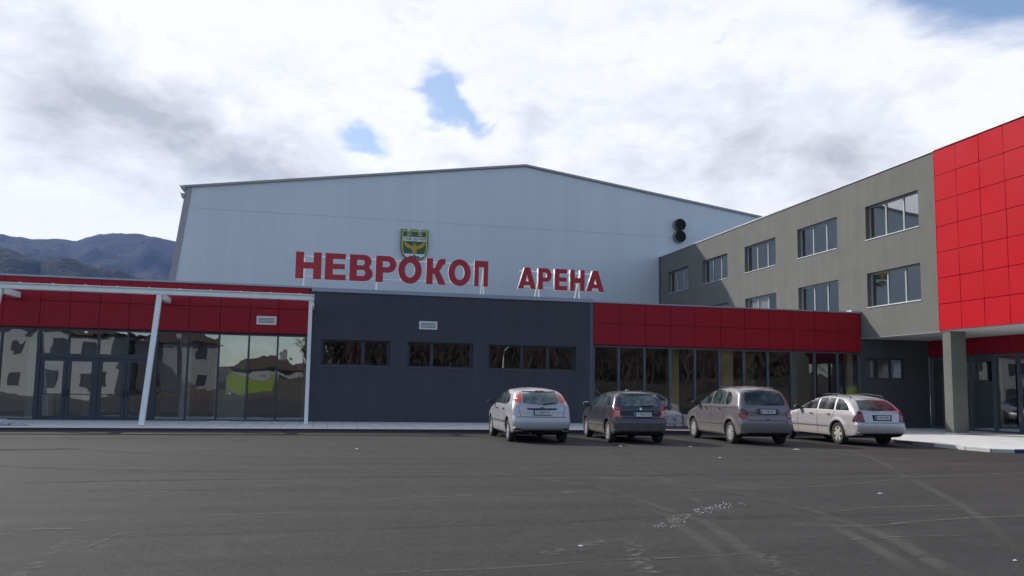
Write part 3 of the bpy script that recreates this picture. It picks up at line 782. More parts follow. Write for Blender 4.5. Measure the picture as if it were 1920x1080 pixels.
def grille(parent, x0, x1, z0, z1):
    mb = MB(); y = Y0-.02 if parent.get('gr') is None else parent['gr']; ox, oy, oz = parent.location; f = .07
    xa, xb, ya = x0-ox, x1-ox, y-oy
    mb.box(xa, xb, ya-.03, ya, z0-oz, z0+f-oz); mb.box(xa, xb, ya-.03, ya, z1-f-oz, z1-oz)
    mb.box(xa, xa+f, ya-.03, ya, z0+f-oz, z1-f-oz); mb.box(xb-f, xb, ya-.03, ya, z0+f-oz, z1-f-oz)
    for k in range(3): zc = z0+f+(z1-z0-2*f)*(k+.5+.25)/3.5-oz; mb.box(xa+f, xb-f, ya-.025, ya-.005, zc-.013, zc+.013)
    g = mb.build('vent_grille', 'vent_white', parent)
    mb = MB(); mb.box(xa+f, xb-f, ya-.004, ya-.001, z0+f-oz, z1-f-oz); mb.build('backing', 'vent_dark', g)


def panes_obj(parent, rects, mapf, d, mat, name='pane'):
    """one mesh with the panes of one window, each pane very slightly out of plane"""
    mb = MB()
    for (a, b, c, e) in rects:
        j = [random.uniform(-.0035, .0035) for _ in range(4)]
        mb.poly([mapf(a, c, d+j[0]), mapf(b, c, d+j[1]), mapf(b, e, d+j[1]+j[3]-j[0]), mapf(a, e, d+j[3])])
    return mb.build(name, mat, parent)


# ------------------------------------------------------------------ left entrance building (red cladding over full height glazing)
joints = [-.86, -1.97, -3.02, -4.09, -5.18, -6.26, -7.26, -8.25, -9.24, -10.22, -11.42]
joints = ([-11.42-1.05*k for k in range(1, 15)][::-1] + joints[::-1])
eb = thing('entrance_building', (-10, Y0, 0), 'low entrance building at left with dark red panels above tall glazing', 'building')
o3 = Vector((-10, Y0, 0))
f_l = lambda u, z, d: (u+10, d, z)
mb = MB(); cassettes(mb, joints, [3.43, 4.38, 5.22], lambda u, z, d: f_l(u, z, d-.02)); mb.build('cladding', 'red_panel', eb, fixn=True)
mb = MB(); mb.box(joints[0]+10, -.80+10, -.02, .25, 3.40, 5.22); mb.box(-.85+10, -.79+10, -.07, .25, 3.38, 5.23); mb.build('cladding_frame', 'panel_gap', eb)
mb = MB(); mb.box(joints[0]+10, -.78+10, -.11, .32, 5.225, 5.29); mb.build('coping', 'coping_metal', eb)
mb = MB(); mb.box(joints[0]+10, -.80+10, .25, 14, 4.85, 5.0); mb.build('roof', 'roof_sheet', eb)
mb = MB(); mb.box(-16, 9.2, .3, 14, .09, .11); mb.build('floor', 'floor_tile', eb)
mb = MB(); mb.box(-16, 9.2, 9, 9.2, .11, 4.85); mb.box(9.0, 9.19, .3, 9, .11, 4.85); mb.box(-16, -15.8, .3, 14, .11, 4.85); mb.build('interior_wall', 'inner_wall', eb)
mb = MB(); mb.box(-16, 9.0, .3, 9, 3.45, 3.5); mb.build('ceiling', 'inner_dark', eb)
for xx in (-10.98, -5.6): mb = MB(); mb.box(xx+10, xx+10.35, 1.4, 1.75, .11, 3.45); mb.build('column', 'inner_white', eb)
mb = MB(); mb.box(1.9, 2.9, 5.5, 5.6, .11, 2.3); mb.build('interior_door', 'inner_orange', eb)
mb = MB(); mb.box(4.2, 4.8, 6, 6.1, .11, 2.2); mb.build('interior_door', 'inner_orange', eb)
for q in ((-1.4, -.6, 3.4, 3.6, 3.2), (.2, .75, 4.2, 4.4, 3.3), (5.4, 6.6, 3.2, 3.4, 3.3)): mb = MB(); mb.box(*q[:4], .11, q[4]); mb.build('partition', 'inner_white', eb)
# curtain wall: mullions line up with the panel joints
DX0, DX1 = -10.22, -6.26                                    # entrance doors between these mullions
cw = MB()
for m in joints[1:]:
    wdt = .10 if abs(m-DX0) < .02 or abs(m-DX1) < .02 else .065
    if DX0+.2 < m < DX1-.2: cw.box(m+10-.035, m+10+.035, .03, .12, 2.50, 3.33)
    else: cw.box(m+10-wdt/2, m+10+wdt/2, .03, .15, .16, 3.33)
cw.box(joints[0]+10, -.80+10, .035, .14, 3.33, 3.42); cw.box(joints[0]+10, DX0+10-.05, .035, .14, .09, .16); cw.box(DX1+10+.05, -.80+10, .035, .14, .09, .16)
cw.box(-.90+10, -.80+10, .02, .15, .09, 3.40)
cw.build('curtain_wall_frame', 'frame_dark', eb)
dj = [m for m in joints if DX0-.02 <= m <= DX1+.02]
for a, b in zip(joints, joints[1:]):
    if a < -16: continue
    if a >= DX0-.02 and b <= DX1+.02:
        panes_obj(eb, [(a+.035, b-.035, 2.50, 3.33)], f_l, .08, 'glass_left', 'fanlight')
    else: panes_obj(eb, [(a+.033, b-.033, .16, 3.33)], f_l, .08, 'glass_left', 'glass_panel')
fr = MB(); fr.box(DX0+10, DX1+10, .02, .16, 2.34, 2.50); fr.box(DX0+10-.03, DX0+10+.09, .02, .16, .09, 2.34); fr.box(DX1+10-.09, DX1+10+.03, .02, .16, .09, 2.34)
fr.box(dj[2]+10-.05, dj[2]+10+.05, .02, .16, .09, 2.34); fr.build('door_frame', 'frame_dark', eb)
edges = [(DX0+.09, dj[1]-.006), (dj[1]+.006, dj[2]-.05), (dj[2]+.05, dj[3]-.006), (dj[3]+.006, DX1-.09)]
for k, (a, b) in enumerate(edges):
    mb = MB(); s = .13; a += 10; b += 10
    mb.box(a, a+s, .05, .11, .11, 2.335); mb.box(b-s, b, .05, .11, .11, 2.335); mb.box(a+s, b-s, .05, .11, .11, .26); mb.box(a+s, b-s, .05, .11, 2.22, 2.335)
    d = mb.build('door', 'frame_dark', eb)
    panes_obj(d, [(a+s-10, b-s-10, .26, 2.22)], f_l, .08, 'glass_left')
    mb = MB(); mb.box(a+s, b-s, .035, .05, 1.02, 1.05); hx_ = (b-.06) if k % 2 == 0 else (a+.06)
    mb.box(hx_-.02, hx_+.02, .0, .05, .95, 1.2); mb.build('handle', 'plastic_black', d)
grille_y = Y0-.07
eb['gr'] = Y0-.075; grille(eb, -2.77, -2.05, 3.76, 4.08); del eb['gr']

# ------------------------------------------------------------------ grey rendered block
gb = thing('service_block', (5, Y0, 0), 'low anthracite rendered block with three long narrow windows below the signs', 'building')
f_g = lambda u, z, d: (u-5, d, z)
GW = [(-.35, 2.29, 2.265, 3.27), (2.97, 5.60, 2.265, 3.27), (6.21, 9.92, 2.255, 3.245)]
mb = MB(); holed_wall(mb, -.78, 10.50, -.1, 5.12, GW, f_g, .22); mb.box(-.78-5, 10.5-5, .30, .5, 3.3, 5.0); mb.build('wall', 'anthracite_render', gb)
mb = MB(); mb.box(10.50-5, 10.66-5, -.03, .3, -.1, 5.10); mb.build('corner_strip', 'frame_mid', gb)
mb = MB(); mb.box(-.78-5, 10.66-5, -.06, .35, 5.12, 5.27); mb.build('coping', 'coping_metal', gb)
mb = MB(); mb.box(-.78-5, 10.6-5, .35, 14, 4.75, 4.9); mb.build('roof', 'roof_sheet', gb)
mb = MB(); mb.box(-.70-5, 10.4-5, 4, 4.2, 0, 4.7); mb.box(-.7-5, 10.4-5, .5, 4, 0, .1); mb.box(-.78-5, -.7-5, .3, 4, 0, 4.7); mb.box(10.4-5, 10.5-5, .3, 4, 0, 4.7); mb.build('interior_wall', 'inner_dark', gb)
splits = [[-.35, 1.25, 2.29], [2.97, 3.95, 5.60], [6.21, 7.65, 8.75, 9.92]]
for (a, b, c, d), sp in zip(GW, splits):
    mb = MB(); t = .06
    mb.box(a-5, b-5, .16, .215, c, c+t); mb.box(a-5, b-5, .16, .215, d-t, d)
    for k, s in enumerate(sp):
        hw = .06 if 0 < k < len(sp)-1 else .05; s2 = min(max(s, a+hw), b-hw); mb.box(s2-hw-5, s2+hw-5, .162, .213, c+t, d-t)
    wn = mb.build('window', 'frame_dark', gb)
    panes_obj(wn, [(p+.05, q-.05, c+t, d-t) for p, q in zip(sp, sp[1:])], f_g, .19, 'glass_dark')
    mb = MB(); mb.box(a-5-.02, b-5+.02, -.03, .16, c-.02, c+.006); mb.build('sill', 'frame_mid', wn)
gb['gr'] = Y0-.002; grille(gb, 3.40, 4.12, 3.78, 4.10); del gb['gr']

# ------------------------------------------------------------------ right glazed building with red band
rj = [10.66 + (W-.03-10.66)/11*k for k in range(12)]
rb = thing('glazed_annexe', (17, Y0, 0), 'low annexe with bright dark red panel band over brown tinted glazing behind the cars', 'building')
f_r = lambda u, z, d: (u-17, d, z)
mb = MB(); cassettes(mb, rj, [3.37, 4.27, 5.12], lambda u, z, d: f_r(u, z, d-.02)); mb.build('cladding', 'red_panel', rb, fixn=True)
mb = MB(); mb.box(rj[0]-17, rj[-1]-17, -.02, .2, 3.35, 5.12); mb.build('cladding_frame', 'panel_gap', rb)
mb = MB(); mb.box(rj[0]-17, rj[-1]-17-.01, -.10, .3, 5.125, 5.18); mb.build('coping', 'coping_metal', rb)
mb = MB(); mb.box(W-.5-17, W-.06-17, -.08, .26, 5.185, 5.26); mb.build('coping_end', 'coping_light', rb)
mb = MB(); mb.box(rj[0]-17, rj[-1]-17, .2, 14, 4.7, 4.85); mb.build('roof', 'roof_sheet', rb)
mb = MB(); mb.box(rj[0]-17, W-17, .3, 8, .0, .02); mb.build('floor', 'floor_tile', rb)
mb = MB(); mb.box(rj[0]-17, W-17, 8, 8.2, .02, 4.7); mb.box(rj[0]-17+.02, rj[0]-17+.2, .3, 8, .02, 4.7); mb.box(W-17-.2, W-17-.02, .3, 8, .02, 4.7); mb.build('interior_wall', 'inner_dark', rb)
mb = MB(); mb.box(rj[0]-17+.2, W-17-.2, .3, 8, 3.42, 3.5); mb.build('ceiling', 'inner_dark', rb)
for xx, ww, yy in ((14.45, .42, .8), (16.63, .56, .3), (22.85, .28, .3), (20.2, .4, 4.5)):
    mb = MB(); mb.box(xx-17, xx+ww-17, yy, yy+ww, .02, 3.42); mb.build('column', 'inner_yellow', rb)
cw = MB(); cw.box(rj[0]-17, W-17-.03, .035, .15, 3.28, 3.37); cw.box(rj[0]-17, W-17-.03, .035, .15, -.04, .07)
for k, m in enumerate(rj):
    m = min(max(m, rj[0]+.05), rj[-1]-.05); cw.box(m-17-.045, m-17+.045, .03, .16, .07, 3.28)
cw.build('curtain_wall_frame', 'frame_mid', rb)
for a, b in zip(rj, rj[1:]): panes_obj(rb, [(a+.045, b-.045, .07, 3.28)], f_r, .10, 'glass_dark', 'glass_panel')

# ------------------------------------------------------------------ office wing
WR = 11.24; WS = 3.99
wg = thing('office_wing', (W, 38, 0), 'three storey wing with olive grey render and a bright red clad corner on a pillar', 'building')
f_w = lambda u, z, d: (d, u-38, z)
wins = []
for k in range(5):
    y1 = 52.80-5.41*k; y0 = y1-3.33
    wins.append((y0, y1, 8.40, 9.92)); wins.append((y0, y1, 5.35, 6.88))
mb = MB(); holed_wall(mb, 26.78, HY-.05, WS, WR, wins, f_w, .28); mb.poly([f_w(Y0-.02, -.1, 0), f_w(HY-.05, -.1, 0), f_w(HY-.05, WS, 0), f_w(Y0-.02, WS, 0)])
mb.build('wall', 'olive_grey_render', wg)
mb = MB(); mb.poly([f_w(19.9, WS, .03), f_w(26.78, WS, .03), f_w(26.78, WR, .03), f_w(19.9, WR, .03)])
mb.poly([(0.03, 19.9-38, -0.02+WS), (15, 19.9-38, -0.02+WS), (15, 19.9-38, WR), (.03, 19.9-38, WR)]); mb.build('backing_wall', 'panel_gap', wg)
ry = [26.80-1.125*k for k in range(7)][::-1]; rz = [4.03+(11.22-4.03)/7*k for k in range(8)]
mb = MB(); cassettes(mb, ry, rz, lambda u, z, d: f_w(u, z, d+.03), th=.10, gap=.022, tilt=.004)
mb.box(-.07, .03, 26.80-38, 26.83-38, 3.99, 11.22); mb.build('red_cladding', 'red_panel_bright', wg, fixn=True)
mb = MB(); mb.box(-.05, .3, 26.84-38, HY-.05-38, WR, WR+.055); mb.build('coping', 'coping_light', wg)
mb = MB(); mb.box(-.12, .3, 20-38, 26.83-38, WR, WR+.05); mb.build('coping', 'coping_light', wg)
mb = MB(); mb.box(.3, 15, 20-38, HY-38, WR-.4, WR-.2); mb.build('roof', 'roof_sheet', wg)
mb = MB(); mb.box(.002, 15, 20-38, Y0-.05-38, WS-.012, WS+.2); mb.build('soffit', 'soffit_white', wg)
mb = MB(); mb.box(-.06, .08, HY-.16-38, HY-.04-38, 5, WR+.03); mb.build('downpipe', 'frame_mid', wg)
# floor and back of the rooms behind the windows
mb = MB(); mb.box(.35, 5, 20.1-38, HY-.3-38, 7.35, 7.6); mb.box(.35, 5, 20.1-38, HY-.3-38, 4.25, 4.5); mb.box(.35, 5, 20.1-38, HY-.3-38, 10.5, 10.7)
mb.box(5, 5.2, 20.1-38, HY-.3-38, 4.2, 10.7)
for yy in (54.0, 48.4, 43.0, 37.6, 32.2, 27.0): mb.box(.35, 5, yy-.1-38, yy+.1-38, 4.5, 10.5)
mb.build('interior_wall', 'inner_wall', wg)
for i, (a, b, c, d) in enumerate(wins):
    mb = MB(); t = .06; th = (b-a)/3
    mb.box(.20, .26, a-38, b-38, c, c+t); mb.box(.20, .26, a-38, b-38, d-t, d)
    for k in range(4):
        p = min(max(a+th*k, a+.04), b-.04); mb.box(.202, .258, p-.04-38, p+.04-38, c+t, d-t)
    wn = mb.build('window', 'frame_light', wg)
    panes_obj(wn, [(a+th*k+.04, a+th*(k+1)-.04, c+t, d-t) for k in range(3)], f_w, .23, 'glass_wing')
    mb = MB(); mb.box(-.035, .20, a-38-.02, b-38+.02, c-.03, c+.004); mb.build('sill', 'coping_light', wn)
    if i == 5:
        mb = MB(); mb.box(.30, .32, a+th+.05-38, b-.1-38, c+.1, d-.05); mb.build('blind', 'blind_white', wn)
# ground floor under the wing
mb = MB(); PW = (23.60, 25.64, 2.185, 3.12); f_p = lambda u, z, d: (u-W, Y0+d-38, z)
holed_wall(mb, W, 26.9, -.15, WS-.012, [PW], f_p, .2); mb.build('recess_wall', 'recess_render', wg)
mb = MB(); a, b, c, d = PW; t = .06; yy = Y0-38
mb.box(a-W, b-W, yy+.12, yy+.18, c, c+t); mb.box(a-W, b-W, yy+.12, yy+.18, d-t, d)
for k in range(4): p = min(max(a+(b-a)/3*k, a+.04), b-.04)-W; mb.box(p-.04, p+.04, yy+.122, yy+.178, c+t, d-t)
wn = mb.build('window', 'frame_dark', wg)
panes_obj(wn, [(a+(b-a)/3*k+.04, a+(b-a)/3*(k+1)-.04, c+t, d-t) for k in range(3)], f_p, .15, 'glass_wing')
mb = MB(); mb.box(a-W, b-W, yy+1.0, yy+1.1, 1.5, 3.5); mb.build('interior_wall', 'inner_white', wg)
SX = 26.9; f_s = lambda u, z, d: (SX-W+d, u-38, z)
mb = MB(); sj = [20+1.19*k for k in range(10)]+[Y0-.03]; cassettes(mb, sj, [3.26, WS-.02], f_s, th=.04); mb.build('shop_fascia', 'red_panel', wg, fixn=True)
mb = MB(); mb.box(SX-W, SX-W+.2, 20-38, Y0-38-.01, 3.24, WS-.014); mb.build('fascia_backing', 'panel_gap', wg)
mb = MB(); mb.box(SX-W+.02, SX-W+.14, 20-38, Y0-38-.01, -.04, .08); mb.box(SX-W+.02, SX-W+.14, 20-38, Y0-38-.01, 3.16, 3.24)
sm = [Y0-.06, 30.9, 29.35, 28.10, 26.85, 25.6, 24.35, 23.1, 21.85, 20.6]
for m in sm: mb.box(SX-W+.015, SX-W+.15, m-.045-38, m+.045-38, .08, 3.16)
mb.box(SX-W+.022, SX-W+.138, 25.65-38, 26.80-38, 2.25, 2.35)
mb.build('shopfront_frame', 'frame_mid', wg)
for a, b in zip(sm[1:], sm): panes_obj(wg, [(a+.045, b-.045, .08, 3.16)], f_s, .08, 'glass_shop', 'shop_window')
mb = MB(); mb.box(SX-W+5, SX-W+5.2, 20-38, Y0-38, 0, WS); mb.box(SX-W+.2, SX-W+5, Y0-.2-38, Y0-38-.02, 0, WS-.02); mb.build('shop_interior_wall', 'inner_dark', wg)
mb = MB(); mb.box(SX-W+.2, SX-W+5, 20-38, Y0-.2-38, -.03, -.01); mb.build('shop_floor', 'floor_tile', wg)
mb = MB(); mb.box(SX-W+1.0, SX-W+1.4, 30.6-38, 31.2-38, 0, WS-.1); mb.box(SX-W+2.4, SX-W+2.6, 28.0-38, 28.6-38, 1.8, 2.8); mb.build('shop_column', 'inner_yellow', wg)
mb = MB(); mb.box(SX-W+1.8, SX-W+2.4, 27.6-38, 28.2-38, 0, 1.9); mb.build('cabinet', 'inner_orange', wg)
mb = MB(); mb.box(.02, .70, 26.36-38, 26.78-38, -.1, WS-.014); mb.build('pillar', 'olive_grey_render', wg)
mb = MB(); mb.box(.012, .708, 26.352-38, 26.79-38, -.06, .07); mb.build('pillar_foot', 'concrete_pale', wg)

# ------------------------------------------------------------------ white steel canopy frame
cf = thing('canopy_frame', (-6, 30, 0), 'white steel canopy frame with slanted posts in front of the glazed entrance', 'canopy')
mb = MB(); zt = 4.80
bx0, bx1 = -22+6, -.67+6
mb.box(bx0, bx1, -.13, .13, zt-.035, zt); mb.box(bx0, bx1-.02, -.07, .08, zt-.15, zt-.035); mb.box(bx0, bx1, -.11, .11, zt-.22, zt-.15)
mb.box(bx1, bx1+.02, -.13, .13, zt-.23, zt+.005)
for k in range(20):
    xx = bx1-.5-k*1.02; mb.box(xx-.03, xx+.03, -.10, -.03, zt+.001, zt+.02)
mb.build('beam', 'white_steel', cf)
for xx in (-5.92, -10.95, -16.0, -21.0):
    mb = MB(); mb.bar((xx+6, -.02, zt-.22), (xx+6+.02, -1.78, .09), .13, .17, up=(1,0,0)); mb.build('slanted_post', 'white_steel', cf)
    mb = MB(); mb.box(xx+6-.08, xx+6+.08, .10, 1.62, zt-.36, zt-.16); mb.build('rafter', 'white_steel', cf)
mb = MB(); mb.box(-.83+6, -.70+6, -.06, .07, .10, zt-.22); mb.build('post', 'white_steel', cf)
mb = MB(); mb.box(-.75+6, -.67+6, .10, 1.62, zt-.40, zt-.20); mb.build('rafter', 'white_steel', cf)

# ------------------------------------------------------------------ stacks of slabs by the kerb and sheeting


def slab_stack(x, y, w_, d_, n, th, mat, label, jit, pallet=True):
    t = thing('slab_stack', (x, y, .085), label, 'building material', 'paving slabs stacked at the kerb', rz=random.uniform(-.1, .1))
    z = 0
    if pallet:
        mb = MB()
        for yy in (-d_/2, -.05, d_/2-.1): mb.box(-w_/2-.04, w_/2+.04, yy, yy+.1, 0, .09)
        for k in range(5): xx = -w_/2+k*(w_-.1)/4; mb.box(xx, xx+.1, -d_/2-.02, d_/2+.02, .093, .115)
        mb.build('pallet', 'wood', t); z = .118
    mb = MB()
    for k in range(n):
        for q in range(2):
            jx, jy = random.uniform(-jit, jit), random.uniform(-jit, jit); x0 = -w_/2+q*w_/2
            mb.box(x0+jx+.005, x0+w_/2+jx-.005, -d_/2+jy, d_/2+jy, z, z+th-.008)
        z += th
    mb.build('slabs', mat, t); return t, z


slab_stack(13.35, 28.45, .62, .7, 9, .045, 'concrete', 'neat stack of thin grey paving slabs on a wooden pallet beside the mauve hatchback', .006)
t, z = slab_stack(12.62, 28.3, .55, .7, 7, .06, 'wrap_plastic', 'ragged stack of pale plastic wrapped bundles behind the dark hatchback', .05)
mb = MB(); mb.box(-.22, .26, -.33, .3, z, z+.07); mb.box(-.25, .15, -.3, .2, z+.072, z+.13); mb.build('white_bundle', 'scrap_white', t)
slab_stack(13.0, 29.6, .6, .7, 9, .05, 'concrete_pale', 'rear pale slab stack half hidden between the two other stacks', .02)


def lump(name, cx, cy, cz, rx, ry, rz_, mat, seed, parent=None):
    bm = bmesh.new(); bmesh.ops.create_icosphere(bm, subdivisions=4, radius=1)
    for v in bm.verts:
        n = mn.fractal(v.co*2.2+Vector((seed, 0, 0)), .8, 2.1, 4); f = 1+.35*n
        v.co = Vector((v.co.x*rx*f, v.co.y*ry*f, max(v.co.z, -.1)*rz_*(1+.6*n)))
    me = bpy.data.meshes.new(name); bm.to_mesh(me); bm.free(); me.materials.append(MATS[mat]); me.shade_smooth()
    o = bpy.data.objects.new(name, me); COL.objects.link(o); o.location = (cx, cy, cz); 
    if parent: o.parent = parent
    return o


o = lump('plastic_sheeting', -10.05, 28.35, .10, .45, .3, .15, 'wrap_plastic', 3); tag(o, 'crumpled grey plastic sheeting heaped on the pavement at the left edge', 'plastic sheet')
o = lump('sack', -9.45, 28.1, .09, .25, .15, .08, 'concrete', 9); tag(o, 'small grey sack slumped on the pavement beside the plastic sheeting', 'sack')
mb = MB(); mb.bar((-4.2, Y0-.5, .125), (-3.5, Y0-.45, .125), .12, .02); o = mb.build('offcut_board', 'white_steel'); tag(o, 'short white board lying at the foot of the glazing by the canopy', 'board')

# ------------------------------------------------------------------ cars: body from intersected profiles, surfaced on a grid


def smax(a, b, k):
    h = np.clip(.5+.5*(a-b)/k, 0, 1); return b+(a-b)*h + k*h*(1-h)


def poly_sdf(P, X, Z):
    P = np.array(P); d2 = np.full(X.shape, 1e9); ins = np.zeros(X.shape, bool)
    for a, b in zip(P, np.roll(P, -1, 0)):
        e = b-a; wx, wz = X-a[0], Z-a[1]; t = np.clip((wx*e[0]+wz*e[1])/(e@e+1e-12), 0, 1)
        d2 = np.minimum(d2, (wx-t*e[0])**2+(wz-t*e[1])**2)
        c = (a[1] > Z) != (b[1] > Z); ins ^= c & (X < (b[0]-a[0])*(Z-a[1])/((b[1]-a[1]) if b[1] != a[1] else 1e-9)+a[0])
    return np.where(ins, -1, 1)*np.sqrt(d2)


def surface_nets(V, org, h):
    s = V < 0; nx, ny, nz = V.shape
    acc = np.zeros((nx-1, ny-1, nz-1, 3)); cnt = np.zeros((nx-1, ny-1, nz-1))
    sl = [slice(0, -1), slice(1, None)]
    for ax in range(3):
        oth = [a for a in range(3) if a != ax]
        A = [slice(None)]*3; B = [slice(None)]*3; A[ax] = slice(0, -1); B[ax] = slice(1, None)
        va, vb = V[tuple(A)], V[tuple(B)]; cr_ = (va < 0) != (vb < 0); t = np.where(cr_, va/np.where(cr_, va-vb, 1), 0)
        for i in (0, 1):
            for j in (0, 1):
                S_ = [slice(None)]*3; S_[oth[0]] = sl[i]; S_[oth[1]] = sl[j]
                c = cr_[tuple(S_)]; tt = t[tuple(S_)]; cnt += c
                acc[..., ax] += np.where(c, tt, 0); acc[..., oth[0]] += c*i; acc[..., oth[1]] += c*j
    act = cnt > 0; idx = -np.ones(act.shape, int); idx[act] = np.arange(act.sum())
    I = np.argwhere(act); P = (I + acc[act]/cnt[act][:, None])*h + np.array(org)
    faces = []
    for ax in range(3):
        o1, o2 = [(1, 2), (2, 0), (0, 1)][ax]
        A = [slice(None)]*3; B = [slice(None)]*3; A[ax] = slice(0, -1); B[ax] = slice(1, None)
        sa, sb = s[tuple(A)], s[tuple(B)]; E_ = np.argwhere(sa != sb)
        for e in E_:
            if e[o1] == 0 or e[o2] == 0 or e[o1] >= V.shape[o1]-1 or e[o2] >= V.shape[o2]-1: continue
            q = []
            for d1, d2 in ((-1, -1), (0, -1), (0, 0), (-1, 0)):
                c = e.copy(); c[o1] += d1; c[o2] += d2; q.append(idx[tuple(c)])
            faces.append(tuple(q) if sa[tuple(e)] else tuple(q[::-1]))
    return P, faces


def round_poly(P, r, n=4):
    out = []; N = len(P)
    for i in range(N):
        p = Vector(P[i]); a = Vector(P[i-1])-p; b = Vector(P[(i+1) % N])-p
        ra = min(r, a.length*.45, b.length*.45); s = p+a.normalized()*ra; e = p+b.normalized()*ra
        for k in range(n+1): t = k/n; out.append(s*(1-t)**2+p*2*t*(1-t)+e*t*t)
    return out


class Car:
    def __init__(s, name, loc, rz, label, prof, wmax, wb, rear, paint, wz, bz, wheel_r, rim_r, h=.028):
        s.root = thing(name, loc, label, 'car', 'cars parked side by side facing the buildings', rz)
        s.wb, s.rear, s.wr, s.wmax = wb, rear, wheel_r, wmax
        L = max(p[0] for p in prof); H = max(p[1] for p in prof)
        s.root.scale = (1.03, 1.03, 1.085)
        P2 = [tuple(v) for v in round_poly(prof, .16, 5)]
        xs = np.arange(-.12, L+.12, h); zs = np.arange(.02, H+.12, h); ys = np.arange(-wmax-.09, wmax+.09, h)
        gx = np.arange(-1, L+1, .02); gz = np.arange(-.3, H+.4, .02)
        S2 = poly_sdf(P2, *np.meshgrid(gx, gz, indexing='ij'))
        X, Y, Z = np.meshgrid(xs, ys, zs, indexing='ij')
        v = np.abs(Y)/wmax; xc = L*.5
        Xs = xc + (X-xc)*(1+.055*v**4) ; Zs = Z + .075*np.clip(v/.78, 0, 1.2)**2*np.clip((Z-.85)/.4, 0, 1) + .03*v**2*np.clip((Z-.6)/.3, 0, 1)*np.clip((Xs-L+1.5)/.5, 0, 1)
        ix = np.clip((Xs+1)/.02, 0, len(gx)-1.001); iz = np.clip((Zs+.3)/.02, 0, len(gz)-1.001)
        i0, j0 = ix.astype(int), iz.astype(int); fx, fz = ix-i0, iz-j0
        side = S2[i0, j0]*(1-fx)*(1-fz)+S2[i0+1, j0]*fx*(1-fz)+S2[i0, j0+1]*(1-fx)*fz+S2[i0+1, j0+1]*fx*fz
        hw = wmax*np.interp(Z, wz, bz)*np.interp(X, [0, .25, .7, L*.5, L-1.0, L-.35, L], [.955, .985, 1, 1, .99, .95, .88])
        for xw in (rear, rear+wb):
            rr = np.sqrt((X-xw)**2+(Z-wheel_r)**2); hw = hw + .022*np.exp(-((rr-(wheel_r+.07))/.07)**2)
        f = smax(side, np.abs(Y)-hw, .085)
        for xw in (rear, rear+wb):
            rr = np.sqrt((X-xw)**2+(Z-wheel_r-.01)**2)
            f = smax(f, -smax(rr-(wheel_r+.052), (wmax-.30)-np.abs(Y), .01), .012)
        P, faces = surface_nets(f, (xs[0], ys[0], zs[0]), h)
        # local frame: x lateral (right +), y forward, z up; origin below the rear axle
        s.V = [Vector((-p[1], p[0]-rear, p[2])) for p in P]
        s.bvh = BVHTree.FromPolygons(s.V, faces)
        body, bump = MB(), MB(); body.v = [tuple(v_) for v_ in s.V]
        for q in faces:
            c = sum((s.V[i] for i in q), Vector())/4; mi = 0
            n = (s.V[q[1]]-s.V[q[0]]).cross(s.V[q[2]]-s.V[q[0]]); n = n.normalized() if n.length > 0 else n
            for yw in (0, wb):
                d = math.hypot(c.y-yw, c.z-wheel_r-.01)
                if d < wheel_r+.060 and abs(c.x) < wmax-.02: mi = 1
            if c.z < .30 and abs(n.z) > .6: mi = 1
            body.f.append(q); body.mi.append(mi)
        s.body = body.build('body', [paint, 'arch_black'], s.root, smooth=50)
        s.L = L; s.paint = paint

    def patch(s, name, P, axis, sgn, mat, off=.006, r=.03, parent=None, step=.06, pos=None):
        """thin piece following the body: P given as (lateral, z) for axis 'y' (rear/front) or (y, z) for axis 'x' (flanks)"""
        Q = round_poly(P, r, 3) if r else [Vector(p) for p in P]; pts = list(Q); N = len(Q)
        # subdivide long edges
        dense = []
        for i in range(N):
            a, b = Q[i], Q[(i+1) % N]; m = max(1, int((b-a).length/step))
            for k in range(m): dense.append(a+(b-a)*k/m)
        N = len(dense); pts = [Vector((p[0], p[1])) for p in dense]
        x0, x1 = min(p.x for p in pts), max(p.x for p in pts); z0, z1 = min(p.y for p in pts), max(p.y for p in pts)

        def inside(p):
            c = False
            for i in range(N):
                a, b = pts[i], pts[(i+1) % N]
                if (a.y > p.y) != (b.y > p.y) and p.x < (b.x-a.x)*(p.y-a.y)/(b.y-a.y)+a.x: c = not c
            return c
        ins = []
        gx = x0+step/2
        while gx < x1:
            gz = z0+step/2
            while gz < z1:
                p = Vector((gx, gz))
                if inside(p) and min((p-q).length for q in pts[:N]) > step*.35: ins.append(p)
                gz += step
            gx += step
        allp = pts+ins
        vv, ee, ff, *_ = delaunay_2d_cdt(allp, [(i, (i+1) % N) for i in range(N)], [], 1, 1e-5)
        mb = MB()
        for p in vv:
            if axis == 'y':
                o_ = Vector((p.x, -5 if sgn < 0 else s.L+5, p.y)); d = Vector((0, -sgn, 0))
            else: o_ = Vector((5*sgn, p.x, p.y)); d = Vector((-sgn, 0, 0))
            hit, nrm, _, _ = s.bvh.ray_cast(o_, d)
            if hit is None: hit, nrm, _, _ = s.bvh.find_nearest(Vector((p.x, 0 if sgn < 0 else s.L, p.y)) if axis == 'y' else Vector((sgn*s.wmax, p.x, p.y)))
            mb.v.append(tuple(hit - d*off))
        n0 = len(mb.v); bk = [tuple(Vector(v_)+d*(off+.02)) for v_ in mb.v]
        for q in ff: mb.f.append(tuple(q)); mb.mi.append(0)
        # rim closing the piece back to the panel
        cntE = {}
        for q in ff:
            for a, b in zip(q, q[1:]+q[:1]): cntE[(a, b)] = 1
        mb.v += bk
        for (a, b) in list(cntE):
            if (b, a) not in cntE: mb.f.append((a, b, b+n0, a+n0)); mb.mi.append(0)
        return mb.build(name, mat, parent or s.root, fixn=True, smooth=35)

    def both(s, name, P, mat, **k):
        for sg in (-1, 1): s.patch(name, P, 'x', sg, mat, **k)

